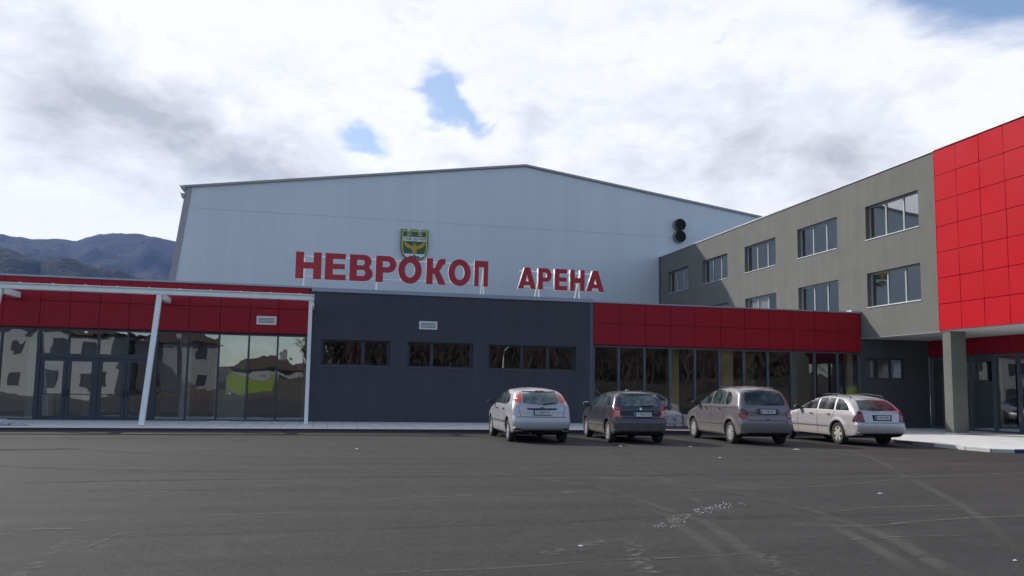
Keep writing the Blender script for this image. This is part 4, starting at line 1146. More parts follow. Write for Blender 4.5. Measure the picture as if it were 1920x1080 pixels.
    def seam(s, pts, sg=None, wd=.012, axis='x', name='door_seam', mat='arch_black', off=.0025):
        sgs = (-1, 1) if sg is None else (sg,)
        for g in sgs:
            mb = MB(); P = []
            for a, b in zip(pts, pts[1:]):
                a, b = Vector(a), Vector(b); n = max(1, int((b-a).length/.05)); P += [a+(b-a)*k/n for k in range(n)]
            P.append(Vector(pts[-1])); row = []
            for i, p in enumerate(P):
                d_ = (P[min(i+1, len(P)-1)]-P[max(i-1, 0)]).normalized(); nn = Vector((-d_.y, d_.x))*wd/2
                for q in (p+nn, p-nn):
                    if axis == 'x': o_, d = Vector((5*g, q.x, q.y)), Vector((-g, 0, 0))
                    else: o_, d = Vector((q.x, -5, q.y)), Vector((0, 1, 0))
                    hit = s.bvh.ray_cast(o_, d)[0]
                    if hit is None: hit = s.bvh.find_nearest(Vector((g*s.wmax, q.x, q.y)) if axis == 'x' else Vector((q.x, 0, q.y)))[0]
                    mb.v.append(tuple(hit-d*off))
                if i: k = len(mb.v); mb.f.append((k-4, k-3, k-1, k-2)); mb.mi.append(0)
            mb.build(name, mat, s.root)

    def wheels(s, style, cap='hubcap', track=None):
        tw = .10; r = s.wr; rr = s.wr*.66; wr_parent = []
        tx = (track or s.wmax-.115)
        for yy in (0, s.wb):
            for sg in (-1, 1):
                mb = MB(); mb.lathe_x([(-tw, rr*.9), (-tw, r*.90), (-tw*.8, r*.985), (-tw*.3, r), (tw*.3, r), (tw*.8, r*.985), (tw, r*.90), (tw*.96, rr*1.04), (tw*.80, rr)], 36)
                t = mb.build('wheel', 'tyre', s.root, smooth=40); t.location = (sg*tx, yy, r)
                if sg < 0: t.rotation_euler = (0, 0, math.pi)
                hb = MB(); e = tw*.84
                hb.lathe_x([(tw*.2, rr*.99), (e, rr*.995), (e+.004, rr*.93), (e-.012, rr*.90)], 36, 0)
                hb.lathe_x([(e-.03, rr*.90), (e-.032, rr*.3)], 36, 1)
                hb.lathe_x([(e-.03, rr*.30), (e+.004, rr*.26), (e+.008, rr*.12), (e+.008, .001)], 24, 0)
                ns, w0, w1 = style
                for k in range(ns):
                    a = 2*math.pi*k/ns; c, s_ = math.cos(a), math.sin(a)
                    i = len(hb.v)
                    for (q, wd, xx) in ((rr*.22, w0, e+.004), (rr*.92, w1, e-.004)):
                        for z_ in (-wd/2, wd/2): hb.v.append((xx, q*c-z_*s_, q*s_+z_*c)); hb.v.append((xx-.03, q*c-z_*s_, q*s_+z_*c))
                    for q in ((0, 2, 6, 4), (0, 4, 5, 1), (2, 3, 7, 6)): hb.f.append(tuple(i+k2 for k2 in q)); hb.mi.append(0)
                hb.build('hubcap', [cap, 'plastic_black'], t, smooth=40, fixn=True)

    def front(s, belt, top, lx, hood, wn=.50, wt=.46):
        """windscreen, lamps, grille and intake on the nose"""
        s.patch('windscreen', [(-.64,belt+.02),(.64,belt+.02),(.53,top),(-.53,top)], 'y', 1, 'car_glass', r=.05)
        for sg in (-1, 1):
            s.patch('headlamp', [(sg*.44,hood-.13),(sg*.74,hood-.10),(sg*.72,hood-.01),(sg*.46,hood-.03)], 'y', 1, 'lamp_clear', r=.03, off=.008)
            s.patch('fog_lamp', [(sg*.50,.34),(sg*.64,.34),(sg*.64,.42),(sg*.50,.42)], 'y', 1, 'plastic_grey', r=.02)
        s.patch('grille', [(-.36,hood-.15),(.36,hood-.15),(.38,hood-.04),(-.38,hood-.04)], 'y', 1, 'plastic_black', r=.02)
        s.patch('air_intake', [(-.40,.31),(.40,.31),(.36,.42),(-.36,.42)], 'y', 1, 'plastic_black', r=.02)

    def mirror(s, y, z, mat, capmat=None):
        for sg in (-1, 1):
            hit = s.bvh.ray_cast(Vector((5*sg, y, z)), Vector((-sg, 0, 0)))[0]; bx = hit.x if hit else sg*s.wmax*.9
            bm = bmesh.new(); bmesh.ops.create_uvsphere(bm, u_segments=16, v_segments=10, radius=1)
            for v in bm.verts:
                if v.co.y < -.35: v.co.y = -.35
                v.co = Vector((v.co.x*.115, v.co.y*.09, v.co.z*.075))
            me = bpy.data.meshes.new('wing_mirror'); bm.to_mesh(me); bm.free(); me.materials.append(MATS[mat]); me.shade_smooth(); me.set_sharp_from_angle(angle=R(45))
            o = bpy.data.objects.new('wing_mirror', me); COL.objects.link(o); o.parent = s.root; o.location = (bx+sg*.125, y, z+.05)
            mb = MB(); mb.box(-.095, .095, -.036, -.033, -.055, .055); mb.build('mirror_glass', 'frame_dark', o)
            mb = MB(); mb.bar((bx-sg*.03, y+.02, z), (bx+sg*.08, y+.01, z+.02), .05, .04); mb.build('mirror_arm', 'plastic_black', s.root)

    def handle(s, y, z, mat='plastic_black', ln=.16):
        s.both('door_handle', [(y-ln/2, z-.016), (y+ln/2, z-.016), (y+ln/2, z+.016), (y-ln/2, z+.016)], mat, off=.03, r=.012, step=.04)

    def plate(s, z, txt, x=0, w_=.50, h_=.11):
        hit = s.bvh.ray_cast(Vector((x, -5, z)), Vector((0, 1, 0)))[0]; y = hit.y-.022
        mb = MB(); mb.box(x-w_/2, x+w_/2, y-.006, y+.02, z-h_/2, z+h_/2, 0); mb.box(x-w_/2+.003, x-w_/2+.045, y-.0085, y-.0062, z-h_/2+.004, z+h_/2-.004, 1)
        p = mb.build('number_plate', ['plate_white', 'plate_blue'], s.root)
        mb = MB(); mb.box(x-w_/2-.015, x+w_/2+.015, y-.003, y+.03, z-h_/2-.02, z-h_/2-.001); mb.box(x-w_/2-.015, x+w_/2+.015, y-.003, y+.03, z+h_/2+.001, z+h_/2+.012)
        mb.build('plate_surround', 'plastic_black', s.root)
        text_mesh('plate_text', txt, .092, 'ink', p, Matrix.Translation((x+.02, y-.009, z)) @ Matrix.Rotation(R(90), 4, 'X'), .003, sx=.92)

    def wiper(s, x0, x1, z0, z1):
        mb = MB(); P = []
        for k in range(7):
            t = k/6; x, z = x0+(x1-x0)*t, z0+(z1-z0)*t; hit = s.bvh.ray_cast(Vector((x, -5, z)), Vector((0, 1, 0)))[0]; P.append((x, hit.y-.03, z))
        mb.tube(P, [.014, .012, .011, .010, .012, .012, .006], 6); mb.build('rear_wiper', 'plastic_black', s.root)


CZ = [0, .2, .34, .58, .85, .98, 1.2, 1.45, 1.7]

# --- silver rounded hatchback with high vertical lamps
c = Car('parked_car', (5.93, 22.75, zg(5.93)), R(-1.0), 'silver rounded hatchback with tall orange lamps beside its rear window, leftmost parked car',
        [(.16,.24),(.03,.34),(0,.50),(.02,.63),(.075,.70),(.10,.90),(.17,1.02),(.36,1.24),(.50,1.36),(.72,1.415),(1.25,1.445),(1.85,1.44),(2.25,1.38),(2.75,1.17),(3.05,1.02),(3.6,.90),(4.0,.74),(4.15,.56),(4.14,.30),(4.0,.20),(.6,.18)],
        .85, 2.615, .75, 'paint_silver', CZ, [.93,.93,.965,1.0,.985,.955,.85,.70,.55], .305, .20)
c.both('side_window', [(.36,.99),(1.33,1.0),(1.33,1.36),(.98,1.365),(.62,1.30),(.42,1.17)], 'car_glass', r=.05)
c.both('side_window', [(1.37,1.0),(2.22,.995),(2.08,1.08),(1.72,1.29),(1.42,1.355),(1.37,1.36)], 'car_glass', r=.03)
c.both('quarter_window', [(.06,1.06),(.31,.99),(.38,1.16),(.55,1.29),(.30,1.26),(.14,1.18)], 'car_glass', r=.04)
c.patch('rear_window', [(-.53,1.035),(-.1,.985),(.1,.985),(.53,1.035),(.475,1.33),(-.475,1.33)], 'y', -1, 'car_glass_rear', r=.04)
for sg in (-1, 1):
    c.patch('tail_lamp', [(sg*.555,1.04),(sg*.76,1.08),(sg*.725,1.18),(sg*.60,1.36),(sg*.50,1.37)], 'y', -1, 'lamp_orange' if sg < 0 else 'lamp_orange', off=.012, r=.02)
    c.patch('bumper_reflector', [(sg*.60,.34),(sg*.76,.34),(sg*.76,.40),(sg*.60,.40)], 'y', -1, 'lamp_darkred', r=.01)
c.patch('spoiler', [(-.5,1.345),(.5,1.345),(.46,1.385),(-.46,1.385)], 'y', -1, 'paint_silver', off=.05, r=.01)
c.patch('brake_light', [(-.12,1.35),(.12,1.35),(.12,1.375),(-.12,1.375)], 'y', -1, 'lamp_darkred', off=.06, r=.005)
c.patch('tailgate_trim', [(-.40,.865),(.40,.865),(.44,.905),(-.44,.905)], 'y', -1, 'plastic_black', off=.012, r=.008)
c.patch('rear_bumper', [(-.83,.385),(.83,.385),(.84,.60),(.83,.665),(-.83,.665),(-.84,.60)], 'y', -1, 'paint_silver', off=.02, r=.05)
c.patch('bumper_underside', [(-.55,.25),(.55,.25),(.58,.345),(-.58,.345)], 'y', -1, 'plastic_black', off=.01, r=.02)
c.patch('lock', [(-.02,.725),(.02,.725),(.02,.755),(-.02,.755)], 'y', -1, 'plastic_black', r=.01)
c.patch('badge', [(-.04,.915),(.04,.915),(.04,.94),(-.04,.94)], 'y', -1, 'plate_blue', r=.01, off=.01)
c.seam([(-.70,.675),(.70,.675)], -1, .012, 'y', 'tailgate_seam'); c.seam([(-.60,.68),(-.66,.95),(-.58,1.02)], -1, .010, 'y', 'tailgate_seam'); c.seam([(.60,.68),(.66,.95),(.58,1.02)], -1, .010, 'y', 'tailgate_seam')
c.seam([(1.35,.26),(1.35,.99)]); c.seam([(.42,.70),(.50,.42),(.62,.26)]); c.seam([(2.27,.24),(2.30,.60),(2.24,.98)]); c.seam([(.40,.72),(.34,.98)]); c.seam([(.6,.25),(2.26,.25)])
c.both('side_moulding', [(.44,.50),(2.25,.50),(2.25,.56),(.44,.56)], 'plastic_grey', off=.016, r=.01)
c.handle(.62, .865); c.handle(1.56, .865); c.mirror(2.10, .98, 'plastic_black')
c.front(1.02, 1.36, 0, .80); c.wheels((6, .07, .05)); c.plate(.795, 'E 0260 KX', 0); c.wiper(.02, .42, 1.005, 1.05)
mb = MB(); mb.tube([(-.35, -.62, .26), (-.35, -.80, .25)], .03, 10); mb.build('exhaust_pipe', 'plastic_black', c.root)

# --- dark upright hatchback
c = Car('parked_car', (8.93, 22.7, zg(9)), R(-3.4), 'dark grey upright hatchback with wide red lamps and dusty flanks, second from the left',
        [(.14,.24),(.03,.34),(0,.52),(.02,.66),(.06,.72),(.07,.96),(.13,1.03),(.26,1.22),(.36,1.37),(.55,1.425),(1.1,1.45),(1.7,1.445),(2.1,1.38),(2.6,1.16),(2.88,1.02),(3.4,.91),(3.78,.76),(3.94,.58),(3.94,.30),(3.8,.20),(.55,.18)],
        .823, 2.462, .68, 'paint_anthracite', CZ, [.93,.93,.965,1.0,.985,.965,.86,.73,.6], .30, .19)
c.both('side_window', [(.22,1.0),(1.16,1.0),(1.16,1.36),(.75,1.37),(.36,1.30)], 'car_glass', r=.04)
c.both('side_window', [(1.21,1.0),(2.10,1.0),(1.92,1.12),(1.60,1.30),(1.30,1.36),(1.21,1.36)], 'car_glass', r=.03)
c.both('quarter_window', [(-.18,1.02),(.14,1.0),(.28,1.28),(.05,1.26)], 'car_glass', r=.03)
c.patch('rear_window', [(-.56,1.03),(.56,1.03),(.49,1.34),(-.49,1.34)], 'y', -1, 'car_glass_rear', r=.05)
for sg in (-1, 1):
    L_ = [(sg*.56,.70),(sg*.80,.72),(sg*.80,.97),(sg*.60,1.0),(sg*.60,.86)]
    tl = c.patch('tail_lamp', L_, 'y', -1, 'lamp_red', off=.012, r=.02)
    for z in (.86, .79): c.patch('lamp_lens', [(sg*.62,z-.022),(sg*.735,z-.022),(sg*.735,z+.03),(sg*.62,z+.03)], 'y', -1, 'lamp_clear', off=.018, r=.01, parent=tl)
c.patch('spoiler', [(-.53,1.35),(.53,1.35),(.50,1.385),(-.50,1.385)], 'y', -1, 'plastic_black', off=.05, r=.01)
c.patch('rear_bumper', [(-.80,.36),(.80,.36),(.81,.58),(.80,.68),(-.80,.68),(-.81,.58)], 'y', -1, 'paint_anthracite', off=.022, r=.05)
c.patch('bumper_strip', [(-.74,.565),(.74,.565),(.74,.60),(-.74,.60)], 'y', -1, 'plastic_grey', off=.032, r=.01)
c.patch('badge', [(-.035+.03*0,.925),(.035,.925),(.035,.995),(-.035,.995)], 'y', -1, 'chrome', r=.034, off=.01, step=.02)
c.patch('bumper_underside', [(-.6,.25),(.6,.25),(.62,.34),(-.62,.34)], 'y', -1, 'plastic_black', off=.01, r=.02)
c.patch('model_badge', [(.40,.845),(.50,.845),(.50,.865),(.40,.865)], 'y', -1, 'chrome', r=.004, off=.01)
c.seam([(-.54,.70),(.54,.70)], -1, .012, 'y', 'tailgate_seam'); c.seam([(1.18,.25),(1.18,.99)]); c.seam([(.40,.70),(.48,.42),(.58,.26)]); c.seam([(2.13,.24),(2.15,.60),(2.10,.98)]); c.seam([(.38,.72),(.24,.98)]); c.seam([(.58,.25),(2.12,.25)])
c.both('side_moulding', [(.42,.47),(2.1,.47),(2.1,.51),(.42,.51)], 'plastic_grey', off=.012, r=.01)
c.handle(.48, .875); c.handle(1.42, .875); c.mirror(1.98, .98, 'chrome')
c.front(1.02, 1.36, 0, .82); c.wheels((9, .03, .055)); c.plate(.80, 'E 7965 KM', .06); c.wiper(.02, .42, 1.035, 1.05)
mb = MB(); mb.tube([(0, .25, 1.44), (0, .10, 1.60)], [.006, .003], 6); mb.tube([(0, .25, 1.42), (0, .25, 1.455)], .02, 8); mb.build('aerial', 'plastic_black', c.root)
mb = MB(); mb.box(-.22, -.14, .1, .16, 1.445, 1.485); mb.build('roof_lamp', 'lamp_clear', c.root)

c.root.scale = (1.02, 1.03, 1.055)
# --- mauve grey compact people carrier
c = Car('parked_car', (12.80, 22.45, zg(12.7)), R(-1.5), 'mauve grey tall rounded hatchback with dark oval rear window, third from the left',
        [(.15,.25),(.04,.34),(0,.50),(.01,.64),(.06,.74),(.085,1.0),(.15,1.12),(.27,1.36),(.38,1.51),(.60,1.575),(1.2,1.62),(1.8,1.60),(2.3,1.50),(2.85,1.26),(3.2,1.06),(3.65,.94),(4.0,.78),(4.15,.60),(4.15,.32),(4.0,.22),(.6,.20)],
        .86, 2.58, .77, 'paint_mauve', [0,.2,.34,.58,.85,1.05,1.3,1.6,1.9], [.93,.93,.965,1.0,.985,.965,.87,.72,.6], .31, .20)
c.both('side_window', [(.38,1.09),(1.22,1.09),(1.22,1.50),(.82,1.51),(.42,1.44)], 'car_glass', r=.03)
c.both('side_window', [(1.29,1.09),(2.28,1.08),(2.05,1.24),(1.72,1.42),(1.42,1.50),(1.29,1.50)], 'car_glass', r=.03)
c.both('quarter_window', [(-.02,1.16),(.12,1.09),(.32,1.09),(.34,1.46),(.14,1.42),(0,1.30)], 'car_glass', r=.07)
c.patch('rear_window', [(-.60,1.09),(.60,1.09),(.63,1.20),(.54,1.50),(-.54,1.50),(-.63,1.20)], 'y', -1, 'car_glass_rear_dark', r=.08)
for sg in (-1, 1):
    tl = c.patch('tail_lamp', [(sg*.62,.73),(sg*.83,.72),(sg*.83,.97),(sg*.70,1.0),(sg*.60,.90)], 'y', -1, 'lamp_darkred', off=.012, r=.05)
    c.patch('lamp_lens', [(sg*.63,.74),(sg*.79,.74),(sg*.79,.82),(sg*.62,.82)], 'y', -1, 'lamp_red', off=.018, r=.02, parent=tl)
    c.patch('bumper_cap', [(sg*.60,.58),(sg*.84,.58),(sg*.84,.66),(sg*.60,.66)], 'y', -1, 'paint_mauve', off=.03, r=.02)
    c.patch('plate_reflector', [(sg*.30,.85),(sg*.37,.85),(sg*.37,.98),(sg*.30,.98)], 'y', -1, 'lamp_darkred', off=.008, r=.008)
c.patch('plate_recess', [(-.29,.83),(.29,.83),(.29,.995),(-.29,.995)], 'y', -1, 'plastic_black', off=.006, r=.015)
c.patch('brake_light', [(-.14,1.52),(.14,1.52),(.13,1.545),(-.13,1.545)], 'y', -1, 'lamp_darkred', off=.012, r=.005)
c.patch('rear_bumper', [(-.83,.34),(.83,.34),(.845,.52),(.83,.60),(-.83,.60),(-.845,.52)], 'y', -1, 'paint_mauve', off=.02, r=.05)
c.patch('bumper_underside', [(-.62,.26),(.62,.26),(.64,.33),(-.64,.33)], 'y', -1, 'plastic_black', off=.01, r=.02)
c.patch('lock', [(-.06,.69),(.06,.69),(.05,.72),(-.05,.72)], 'y', -1, 'plastic_black', r=.01)
c.seam([(-.60,.665),(.60,.665)], -1, .014, 'y', 'tailgate_seam'); c.seam([(-.58,.67),(-.59,.72)], -1, .012, 'y', 'tailgate_seam')
c.seam([(1.255,.27),(1.255,1.08)]); c.seam([(.42,.72),(.50,.44),(.62,.28)]); c.seam([(2.25,.26),(2.28,.62),(2.24,1.06)]); c.seam([(.40,.74),(.36,1.08)]); c.seam([(.62,.27),(2.24,.27)]); c.seam([(-.45,1.0),(2.6,.985)])
c.both('side_moulding', [(.46,.54),(2.22,.54),(2.22,.585),(.46,.585)], 'plastic_grey', off=.014, r=.01)
c.both('window_pillar', [(.345,1.10),(.375,1.10),(.375,1.49),(.345,1.49)], 'paint_mauve', off=.009, r=.005)
c.handle(.62, .965, 'chrome', .13); c.handle(1.56, .965, 'chrome', .13); c.mirror(2.14, 1.06, 'plastic_black')
for sg in (-1, 1):
    mb = MB(); mb.tube([(sg*.555, .0-.05, 1.565), (sg*.56, .6, 1.595), (sg*.555, 1.2, 1.575)], .010, 6); mb.build('roof_gutter', 'plastic_black', c.root)
c.front(1.08, 1.50, 0, .84); c.wheels((12, .028, .045)); c.plate(.915, 'E 7280 BX', .0, .48); c.wiper(-.02, .40, 1.115, 1.13)
mb = MB(); mb.tube([(.02, .15, 1.60), (.02, .02, 1.64)], .006, 6); mb.build('aerial', 'plastic_black', c.root)

# --- champagne silver estate
c = Car('parked_car', (16.48, 22.45, zg(16.6)), R(.6), 'pale champagne silver estate car with roof rails, rightmost of the parked cars',
        [(.16,.26),(.03,.36),(0,.50),(.01,.62),(.06,.70),(.10,.92),(.16,1.0),(.40,1.21),(.58,1.33),(.78,1.385),(1.3,1.43),(1.95,1.435),(2.4,1.37),(2.95,1.14),(3.22,1.01),(3.9,.90),(4.35,.76),(4.52,.58),(4.52,.32),(4.38,.22),(.75,.20)],
        .865, 2.715, 1.03, 'paint_champagne', CZ, [.93,.93,.965,1.0,.985,.955,.86,.71,.58], .315, .20)
c.both('side_window', [(.18,.99),(.98,1.0),(.98,1.34),(.55,1.34),(.22,1.32)], 'car_glass', r=.03)
c.both('side_window', [(1.05,1.0),(2.02,.99),(1.84,1.09),(1.50,1.28),(1.22,1.34),(1.05,1.345)], 'car_glass', r=.03)
c.both('quarter_window', [(-.56,.985),(.11,.99),(.14,1.32),(-.12,1.28),(-.38,1.17)], 'car_glass', r=.05)
c.patch('rear_window', [(-.66,1.0),(.66,1.0),(.64,1.05),(.49,1.33),(-.49,1.33),(-.64,1.05)], 'y', -1, 'car_glass_rear_dark', r=.04)
for sg in (-1, 1):
    tl = c.patch('tail_lamp', [(sg*.60,.67),(sg*.85,.68),(sg*.84,.80),(sg*.76,.95),(sg*.67,1.0),(sg*.64,.95)], 'y', -1, 'lamp_darkred', off=.014, r=.02)
    c.patch('tail_lamp_side', [(-.98,.68),(-.72,.68),(-.80,.82),(-.90,.95),(-.95,.98)], 'x', sg, 'lamp_darkred', off=.010, r=.02)
    for z in (.72, .785, .85): c.patch('lamp_lens', [(sg*.62,z-.010),(sg*.80,z-.010),(sg*.80,z+.012),(sg*.62,z+.012)], 'y', -1, 'lamp_red', off=.02, r=.005, parent=tl)
c.patch('plate_recess', [(-.31,.715),(.31,.715),(.33,.875),(-.33,.875)], 'y', -1, 'plastic_black', off=.006, r=.02)
c.patch('rear_bumper', [(-.84,.37),(.84,.37),(.85,.56),(.84,.64),(-.84,.64),(-.85,.56)], 'y', -1, 'paint_champagne', off=.022, r=.05)
c.patch('bumper_underside', [(-.62,.27),(.62,.27),(.65,.36),(-.65,.36)], 'y', -1, 'plastic_black', off=.01, r=.02)
c.patch('badge', [(-.035,.925),(.035,.925),(.035,.985),(-.035,.985)], 'y', -1, 'chrome', r=.03, off=.01, step=.02)
c.seam([(-.58,.655),(.58,.655)], -1, .012, 'y', 'tailgate_seam'); c.seam([(1.01,.26),(1.01,.985)]); c.seam([(.30,.66),(.40,.42),(.50,.27)]); c.seam([(2.05,.25),(2.08,.60),(2.04,.97)]); c.seam([(.28,.70),(.12,.98)]); c.seam([(.50,.26),(2.04,.26)])
c.both('side_moulding', [(.40,.50),(2.9,.50),(2.9,.53),(.40,.53)], 'plastic_grey', off=.012, r=.01)
c.handle(.42, .865, 'plastic_grey'); c.handle(1.32, .865, 'plastic_grey'); c.mirror(1.94, .985, 'plastic_grey')
for sg in (-1, 1):
    mb = MB(); mb.tube([(sg*.56, -.30, 1.355), (sg*.565, -.22, 1.40), (sg*.57, .4, 1.455), (sg*.565, .95, 1.445), (sg*.56, 1.08, 1.40)], .014, 8)
    for yy in (-.28, .4, 1.05): mb.tube([(sg*.56, yy, 1.33), (sg*.565, yy, 1.39 if yy < 0 else 1.43)], .014, 6)
    mb.build('roof_rail', 'plastic_black', c.root)
c.front(1.0, 1.35, 0, .80); c.wheels((6, .10, .085), 'hubcap_dusty'); c.plate(.80, 'E 4213 MK', 0, .5); c.wiper(-.30, .12, 1.02, 1.02)

# ------------------------------------------------------------------ what stands behind the photographer, mirrored in the glazing, with an added rise
mb = MB(); 
for a, b in zip(range(-60, 100, 10), range(-50, 110, 10)):
    z0, z1 = [1.4+.6*math.sin(q*.13)+max(0, min(q+5, 30))*.05 for q in (a, b)]
    mb.poly([(a,-14,zg(a)-.02),(b,-14,zg(b)-.02),(b,-26,z0*0+z1),(a,-26,z0)]); mb.poly([(a,-26,z0),(b,-26,z1),(b,-70,z1+3),(a,-70,z0+3)])
tag(mb.build('grass_bank', 'scrub'), kind='structure')


mb = MB(); X_ = [2, 6, 12, 20, 30, 45, 60, 80, 110, 150, 220]; Y_ = [-48, -58, -72, -95, -130]  # unseen rise added to block bright sky mirrored in the dark glass
for i in range(10):
    for j in range(4):
        q = [(X_[i], Y_[j]), (X_[i+1], Y_[j]), (X_[i+1], Y_[j+1]), (X_[i], Y_[j+1])]
        mb.poly([(x_, y_, (0 if x_ < 3 else 1)*min(1, (-48-y_)/45)**.7*(15+3*math.sin(x_*.3))*min(1, (x_+1)/12)) for x_, y_ in q])
tag(mb.build('sky_screen_rise', 'scrub'), kind='structure')


def house(x, y, w_, d_, h_, mat, label, roof='gable', rz=0):
    t = thing('house', (x, y, 0), label, 'house', rz=rz); mb = MB(); mb.box(-w_/2, w_/2, -d_/2, d_/2, -.5, h_); mb.build('wall', mat, t)
    mb = MB(); e = .5
    if roof == 'gable':
        P = [(-w_/2-e, h_-.1), (w_/2+e, h_-.1), (0, h_+w_*.22)]; a = [(p[0], -d_/2-e, p[1]) for p in P]; b = [(p[0], d_/2+e, p[1]) for p in P]
        mb.poly(a); mb.poly(b[::-1]); [mb.poly([a[k], b[k], b[(k+1) % 3], a[(k+1) % 3]]) for k in range(3)]
    else: mb.box(-w_/2-e, w_/2+e, -d_/2-e, d_/2+e, h_+.002, h_+.25)
    r = mb.build('roof', 'house_roof', t, fixn=True)
    mb = MB(); mb.box(w_*.2, w_*.2+.5, -.3, .3, h_, h_+w_*.22+.7); mb.build('chimney', 'house_plaster', r)
    n = max(2, int(w_/3))
    for k in range(n):
        for z in ([1.0, 4.0] if h_ > 5 else [1.0]):
            mb = MB(); xx = -w_/2+(k+.5)*w_/n; mb.box(xx-.6, xx+.6, d_/2+.01, d_/2+.05, z, z+1.4); mb.build('window', 'frame_dark', t)
    return t


house(-27, -22, 15, 9, 6.4, 'house_plaster_pale', 'large pale two storey house mirrored in the glazing left of the doors', 'flat', R(6))
house(-15.5, -26, 8, 8, 5.6, 'house_plaster', 'beige house with gable roof mirrored in the glazing beside the slanted post', 'gable', R(-8))
house(-7.0, -40, 7, 7, 3.4, 'house_plaster_pale', 'small low pale house mirrored beneath open sky in the entrance glazing', 'gable', R(4))
house(-1.0, -38, 6, 6, 3.2, 'house_plaster_pale', 'white shed with shallow roof mirrored above the lime hoarding', 'gable', R(80))
t = thing('hoarding', (-7.4, -19.5, .1), 'lime green hoarding in a white frame mirrored in the entrance glazing', 'hoarding')
mb = MB(); mb.box(-2.0, 2.0, -.04, .04, .55, 2.05); mb.build('panel', 'lime_panel', t)
mb = MB(); mb.box(-2.12, 2.12, -.06, .045, .43, .55); mb.box(-2.12, 2.12, -.06, .045, 2.05, 2.15); mb.box(-2.12, -2.0, -.06, .045, .55, 2.05); mb.box(2.0, 2.12, -.06, .045, .55, 2.05); mb.build('frame', 'hoarding_frame', t)
mb = MB(); mb.box(-1.8, -1.7, -.05, .03, -.3, .43); mb.box(1.7, 1.8, -.05, .03, -.3, .43); mb.build('leg', 'white_steel', t)
t = thing('street_lamp', (16, -11, 0), 'curved white street lamp mirrored in the left pane of the annexe glazing', 'street lamp')
mb = MB(); mb.tube([(0,0,0),(0,0,4.5),(.1,0,5.2),(.6,0,5.7),(1.4,0,5.9)], [.09,.07,.06,.05,.04], 8); mb.build('pole', 'white_steel', t, smooth=60)
mb = MB(); mb.box(1.3, 2.0, -.12, .12, 5.84, 5.96); mb.build('lamp_head', 'vent_white', t)


def bare_tree(seed, H):
    rnd = random.Random(seed); tr, cr_ = MB(), MB()
    def grow(p, d, L, r, lev, mbb):
        n = 3; P = [p]; q = p.copy(); dd = d.copy()
        for k in range(n):
            dd = (dd+Vector((rnd.uniform(-.18, .18), rnd.uniform(-.18, .18), rnd.uniform(-.02, .12)))).normalized(); q = q+dd*L/n; P.append(q.copy())
        mbb.tube(P, [r*(1-.5*k/n) for k in range(n+1)], 6 if lev < 2 else 3, caps=False)
        if lev >= 5: return
        for k in range(3 if lev < 4 else 4):
            a = rnd.uniform(0, 6.28); sp = rnd.uniform(.45, .95); o = P[rnd.choice((2, 3, 3))] if lev else P[rnd.choice((2, 3))]
            s1 = dd.orthogonal().normalized(); s2 = dd.cross(s1); nd = (dd+(s1*math.cos(a)+s2*math.sin(a))*sp+Vector((0, 0, .15))).normalized()
            grow(o, nd, L*rnd.uniform(.62, .82), max(r*.52, .022), lev+1, cr_)
    grow(Vector((0, 0, 0)), Vector((0, 0, 1)), H*.32, H*.022, 0, tr)
    return tr, cr_


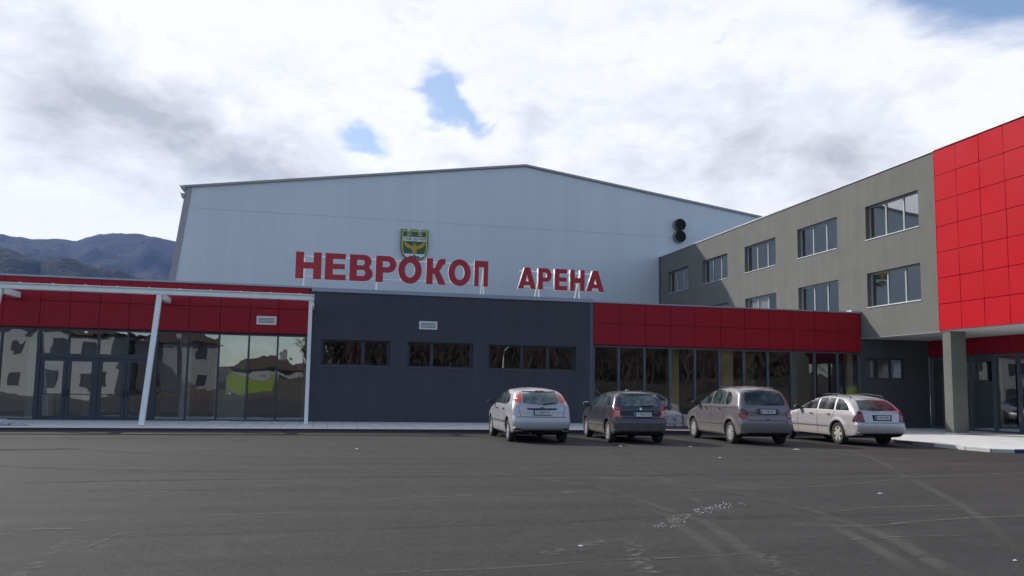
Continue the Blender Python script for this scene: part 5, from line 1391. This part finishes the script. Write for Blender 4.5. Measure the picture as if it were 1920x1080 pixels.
protos = []
for i, (sd_, H) in enumerate(((3, 9.5), (11, 8.0), (23, 10.5))):
    tr, cr_ = bare_tree(sd_, H); t = thing('bare_tree', (0, 0, 0), 'bare winter tree mirrored in the windows', 'tree', 'bare trees mirrored in the glazing')
    a = tr.build('trunk', 'bark', t, smooth=60); b = cr_.build('crown', 'twigs', t); protos.append((t, a, b))
spots = [(1.5,-17),(5,-20),(8.5,-15.5),(11.5,-19),(14,-16),(17,-21),(19.5,-16),(22.5,-19),(25,-15.5),(28,-20),(31,-16),(34,-21),(37,-17),(41,-20),(45,-16),(49,-21),(54,-18),(59,-22),(3.5,-29),(10,-28),(16,-29),(24,-28),(30,-29),(38,-28),(46,-29),(-2.2,-15.5)]
for i, (x, y) in enumerate(spots):
    t, a, b = protos[i % 3]
    if i >= 3:
        t = t.copy(); COL.objects.link(t)
        for ch in (a, b): c2 = ch.copy(); COL.objects.link(c2); c2.parent = t
    s = random.uniform(.8, 1.2); t.location = (x, y, .3+(.9 if y < -20 else 0)); t.scale = (s, s, s); t.rotation_euler = (0, 0, random.uniform(0, 6.28))
    wx = x*31.7/(31.7*2-y)
    where = 'the entrance glazing' if wx < -.8 else 'the first long window' if wx < 2.4 else 'the second long window' if wx < 5.7 else 'the third long window' if wx < 10.3 else 'the annexe glazing'
    t['label'] = '%s bare tree mirrored in %s, %s row' % (('tall', 'short', 'broad')[i % 3], where, 'near' if y > -18 else 'middle' if y > -25 else 'far') + (', at %s pane' % ('first','second','third','fourth','fifth','sixth','seventh','eighth','ninth','tenth','last')[max(0, min(10, int((wx-10.66)/1.155)))] if wx >= 10.3 else '')
mb = MB(); rnd = random.Random(5)
for k in range(30000):
    x = rnd.uniform(-3, 85); y = rnd.uniform(-38, -27); top = 7.6+1.2*math.sin(x*.35)+1.2*math.sin(x*1.3+2)+max(0, min(1, (x-8)/10))*2.5  # top raised and filled densely to cover the sky mirrored in the glass
    z = (1-rnd.random()**1.3)*top+.8; s = rnd.uniform(.12, .5); a = rnd.uniform(0, 3.14); tl = rnd.uniform(.5, 2.2)
    mb.poly([(x-s*math.cos(a)*.5, y-s*math.sin(a)*.5, z-s*tl), (x+s*math.cos(a)*.5, y+s*math.sin(a)*.5, z-s*.7), (x+rnd.uniform(-.4, .4), y, z+s*tl)])
tag(mb.build('thicket', 'scrub'), 'brown winter thicket mirrored in the annexe glazing', 'thicket', kind='stuff')

# ------------------------------------------------------------------ air
mb = MB(); mb.box(-3600, 4200, -320, 4300, -1.6, 820)
hzm = bpy.data.materials.new('haze'); hzm.use_nodes = True; t = NT(hzm.node_tree); t.n.clear()
o_ = t.new('ShaderNodeOutputMaterial'); pv = t.new('ShaderNodeVolumePrincipled'); pv.inputs['Density'].default_value = .000085; pv.inputs['Color'].default_value = (.26, .46, 1, 1)
pv.inputs['Anisotropy'].default_value = .2
t.l.new(pv.outputs[0], o_.inputs['Volume']); MATS['haze'] = hzm
tag(mb.build('haze', 'haze'), kind='stuff', label='thin bluish winter haze over the hills', cat='haze')
